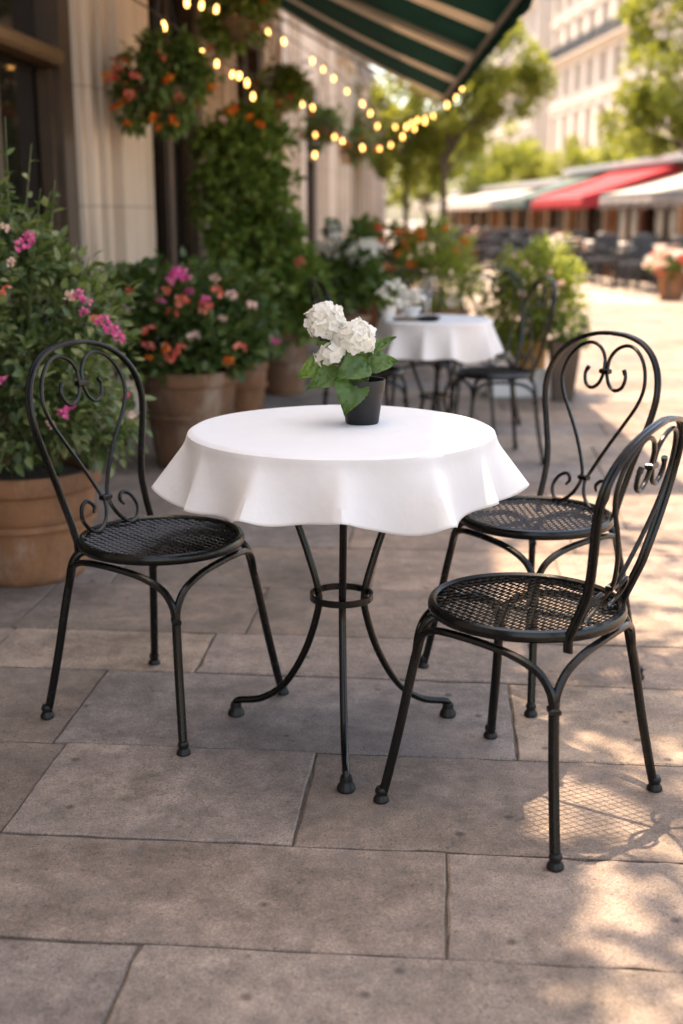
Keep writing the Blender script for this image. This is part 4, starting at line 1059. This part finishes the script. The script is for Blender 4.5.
# flower pots among the terrace seats
def planter(x, y, r, label, cols, z=None, n=500, h=.55):
    z = ground_z(x, y) if z is None else z
    t = thing('flower_planter', label, 'planter', (x, y, z), 0, 'flower planters on the far terrace')
    pot(t, r * .62, h, r * .45, M['terracotta'], bands=False)
    E = [(0, 0, h + r * .35, r, r, r * .55)]
    foliage(t, E, n, .08, M['leaf_mid'], clumps=30)
    for p in surface_pts(E, 26): bloom(t, tuple(p), random.choice(cols), .06)
def tp_(s, d): p = TL0 + TD * s + TN * d; return p
for (s, d, r, lb, cols) in [(-.35, .25, .34, 'round planter of pink and white flowers at the right edge of the far terrace', ['blush', 'coral', 'white_petal']), (5.5, -.05, .3, 'planter of pale blossoms in the front row before the red awning', ['blush', 'white_petal']),
                            (8.2, .6, .3, 'planter of orange flowers midway along the far terrace', ['orange', 'coral', 'blush']), (13.0, .2, .3, 'planter of mixed orange flowers far along the terrace', ['orange', 'blush']), (2.6, 1.2, .3, 'planter of white flowers in the second row near the pale awning', ['white_petal', 'blush'])]:
    p = tp_(s, d) if s > 0 else (4.80, 17.75); planter(p[0], p[1], r, lb, cols, h=.55 if s > 0 else .42)
# orange cushioned bench backs by the shop fronts
for k, (s, lb) in enumerate([(1.2, 'orange wooden bench under the pale awning'), (6.0, 'orange wooden bench under the near end of the red awning'), (11.5, 'orange wooden bench beneath the far end of the red awning')]):
    p = tp_(s, 3.9); t = thing('terrace_bench', lb, 'bench', (p[0], p[1], ZB), math.atan2(TD[1], TD[0]), 'orange benches against the shop fronts')
    m = MB(); m.box(-1.2, 1.2, -.2, .25, .40, .46, bev=.01); m.build('seat', M['warm_wood'], t)
    m = MB(); m.box(-1.2, 1.2, -.26, -.21, .5, 1.45, bev=.01); m.build('backrest', M['warm_wood'], t)
    for x in (-1.1, 1.1):
        m = MB(); m.box(x - .03, x + .03, -.24, .22, 0, .399); m.build('leg', M['wood'], t)

# ------------------------------------------------------------------ tall houses behind
def house(name, label, x0, y0, rz, L, bays, floors, mat, roof_h, mansard=3.0, group=None):
    """local x along the front, +y towards the street; floors: (z0,z1,win0,win1,balcony)"""
    t = thing(name, label, 'building', (x0, y0, ZB), rz, group); bw = L / bays; w = MB(); z = 0
    ww = bw * .40
    for (z0, z1, a, b, bal) in floors:
        w.box(0, L, -.5, 0, z0, a); w.box(0, L, -.5, 0, b, z1)
        for k in range(bays + 1):
            xa = 0 if k == 0 else (k - .5) * bw + ww / 2; xb = L if k == bays else (k + .5) * bw - ww / 2
            w.box(xa, xb, -.5, 0, a + .001, b - .001)
        w.box(-.15, L + .15, .002, .28 if bal else .18, z1 - .28, z1 - .02)
    w.box(0, .5, -11.5, -.501, 0, roof_h); w.box(L - .5, L, -11.5, -.501, 0, roof_h); w.box(0, L, -12, -11.5, 0, roof_h)
    w.build('wall', mat, t, smooth=False)
    for (z0, z1, a, b, bal) in floors:
        for k in range(bays):
            c = (k + .5) * bw; f = MB(); f.box(c - ww/2 - .15, c - ww/2 - .001, .002, .09, a, b); f.box(c + ww/2 + .001, c + ww/2 + .15, .002, .09, a, b); f.box(c - ww/2 - .2, c + ww/2 + .2, .002, .16, b + .001, b + .28)
            f.box(c - .05, c + .05, -.3, -.22, a, b); f.box(c - ww/2, c + ww/2, -.3, -.22, b - .7, b - .62)
            wo = f.build('window', mat, t, smooth=False)
            g = MB(); g.box(c - ww/2, c + ww/2, -.36, -.31, a, b); g.build('pane', M['win_far'], wo, smooth=False)
        if bal:
            r = MB(); zz = z1; r.box(.1, L - .1, .02, .75, zz - .015, zz + .12); r.build('balcony', mat, t, smooth=False)
            r = MB(); r.box(.1, L - .1, .68, .72, zz + 1.0, zz + 1.06)
            x = .2
            while x < L - .2: r.box(x, x + .035, .685, .715, zz + .125, zz + .999); x += .16
            r.box(.1, L - .1, .69, .71, zz + .55, zz + .75)
            r.build('balcony_railing', M['railing'], t, smooth=False)
    r = MB(); V = [(0, 0, roof_h), (L, 0, roof_h), (L, -12, roof_h), (0, -12, roof_h), (.6, -1.6, roof_h + mansard), (L - .6, -1.6, roof_h + mansard), (L - .6, -10.4, roof_h + mansard), (.6, -10.4, roof_h + mansard)]
    r.add(V, [(4, 5, 6, 7), (0, 1, 5, 4), (1, 2, 6, 5), (2, 3, 7, 6), (3, 0, 4, 7), (3, 2, 1, 0)]); r.build('roof', M['zinc'], t, smooth=False)
    return t
hx = lambda y: 25.3 - .0758 * y
FLO = [(0, 6.0, 1.2, 4.8, False), (6.0, 10.6, 6.9, 9.8, False), (10.6, 13.8, 11.2, 13.2, True), (13.8, 17.2, 14.2, 16.6, False), (17.2, 20.4, 17.8, 19.9, True), (20.4, 23.5, 20.9, 23.0, False)]
rzf = math.atan2(FD[1], FD[0])
house('tall_house', 'tall cream stone house with rows of windows and iron balconies across the street', hx(58), 58, rzf, 47, 14, FLO, M['haus'], 23.5)
house('tall_house', 'paler stone house left of the tall cream one, farther down the street', hx(109) - .4, 109, rzf, 30, 9, [(z0 - .6 if z0 else 0, z1 - .6, a - .6, b - .6, bal) for z0, z1, a, b, bal in FLO[:5]], M['haus2'], 19.8)
house('tall_house', 'pale hazy house closing the far end of the street', 2, 150, PI, 34, 10, FLO[:4], M['haus2'], 17.2)

# ================================================================== light
w = bpy.data.worlds.new('World'); S.world = w; w.use_nodes = True
nt = w.node_tree; bg = nt.nodes['Background']; sky = nt.nodes.new('ShaderNodeTexSky'); sky.sky_type = 'NISHITA'; sky.sun_disc = False
SUN_EL = R(75); sx, sy = -.93, .37
sky.sun_elevation = SUN_EL; sky.sun_rotation = math.atan2(sx, sy); sky.dust_density = 2.5; sky.air_density = 1.0; sky.ozone_density = .6
bg.inputs['Strength'].default_value = .15
nt.links.new(sky.outputs['Color'], bg.inputs['Color'])
sl = bpy.data.lights.new('sun', 'SUN'); sl.energy = 2.8; sl.angle = R(.55); sl.color = (1.0, .88, .76)
so = bpy.data.objects.new('sun', sl); COL.objects.link(so)
dv = Vector((-sx * math.cos(SUN_EL), -sy * math.cos(SUN_EL), -math.sin(SUN_EL))); so.rotation_euler = dv.to_track_quat('-Z', 'Y').to_euler()

# ================================================================== camera
cd = bpy.data.cameras.new('camera'); cam = bpy.data.objects.new('camera', cd); COL.objects.link(cam)
cam.location = (0, 0, CAM_H); cam.rotation_euler = (PI / 2 - PITCH, 0, 0)
cd.sensor_fit = 'VERTICAL'; cd.sensor_height = 36; cd.lens = F_PX / 1024 * 36; cd.clip_end = 1000; cd.clip_start = .05
cd.dof.use_dof = True; cd.dof.focus_distance = 2.55; cd.dof.aperture_fstop = 2.15; cd.dof.aperture_blades = 0
S.camera = cam
S.view_settings.view_transform = 'Standard'; S.view_settings.look = 'None'; S.view_settings.exposure = 2.2; S.view_settings.use_white_balance = True; S.view_settings.white_balance_temperature = 8300; S.view_settings.white_balance_tint = 13; S.view_settings.gamma = 1
S.render.engine = 'CYCLES'; S.cycles.use_denoising = True; S.cycles.max_bounces = 8; S.cycles.transparent_max_bounces = 8
try: S.cycles.denoiser = 'OPENIMAGEDENOISE'
except Exception: pass
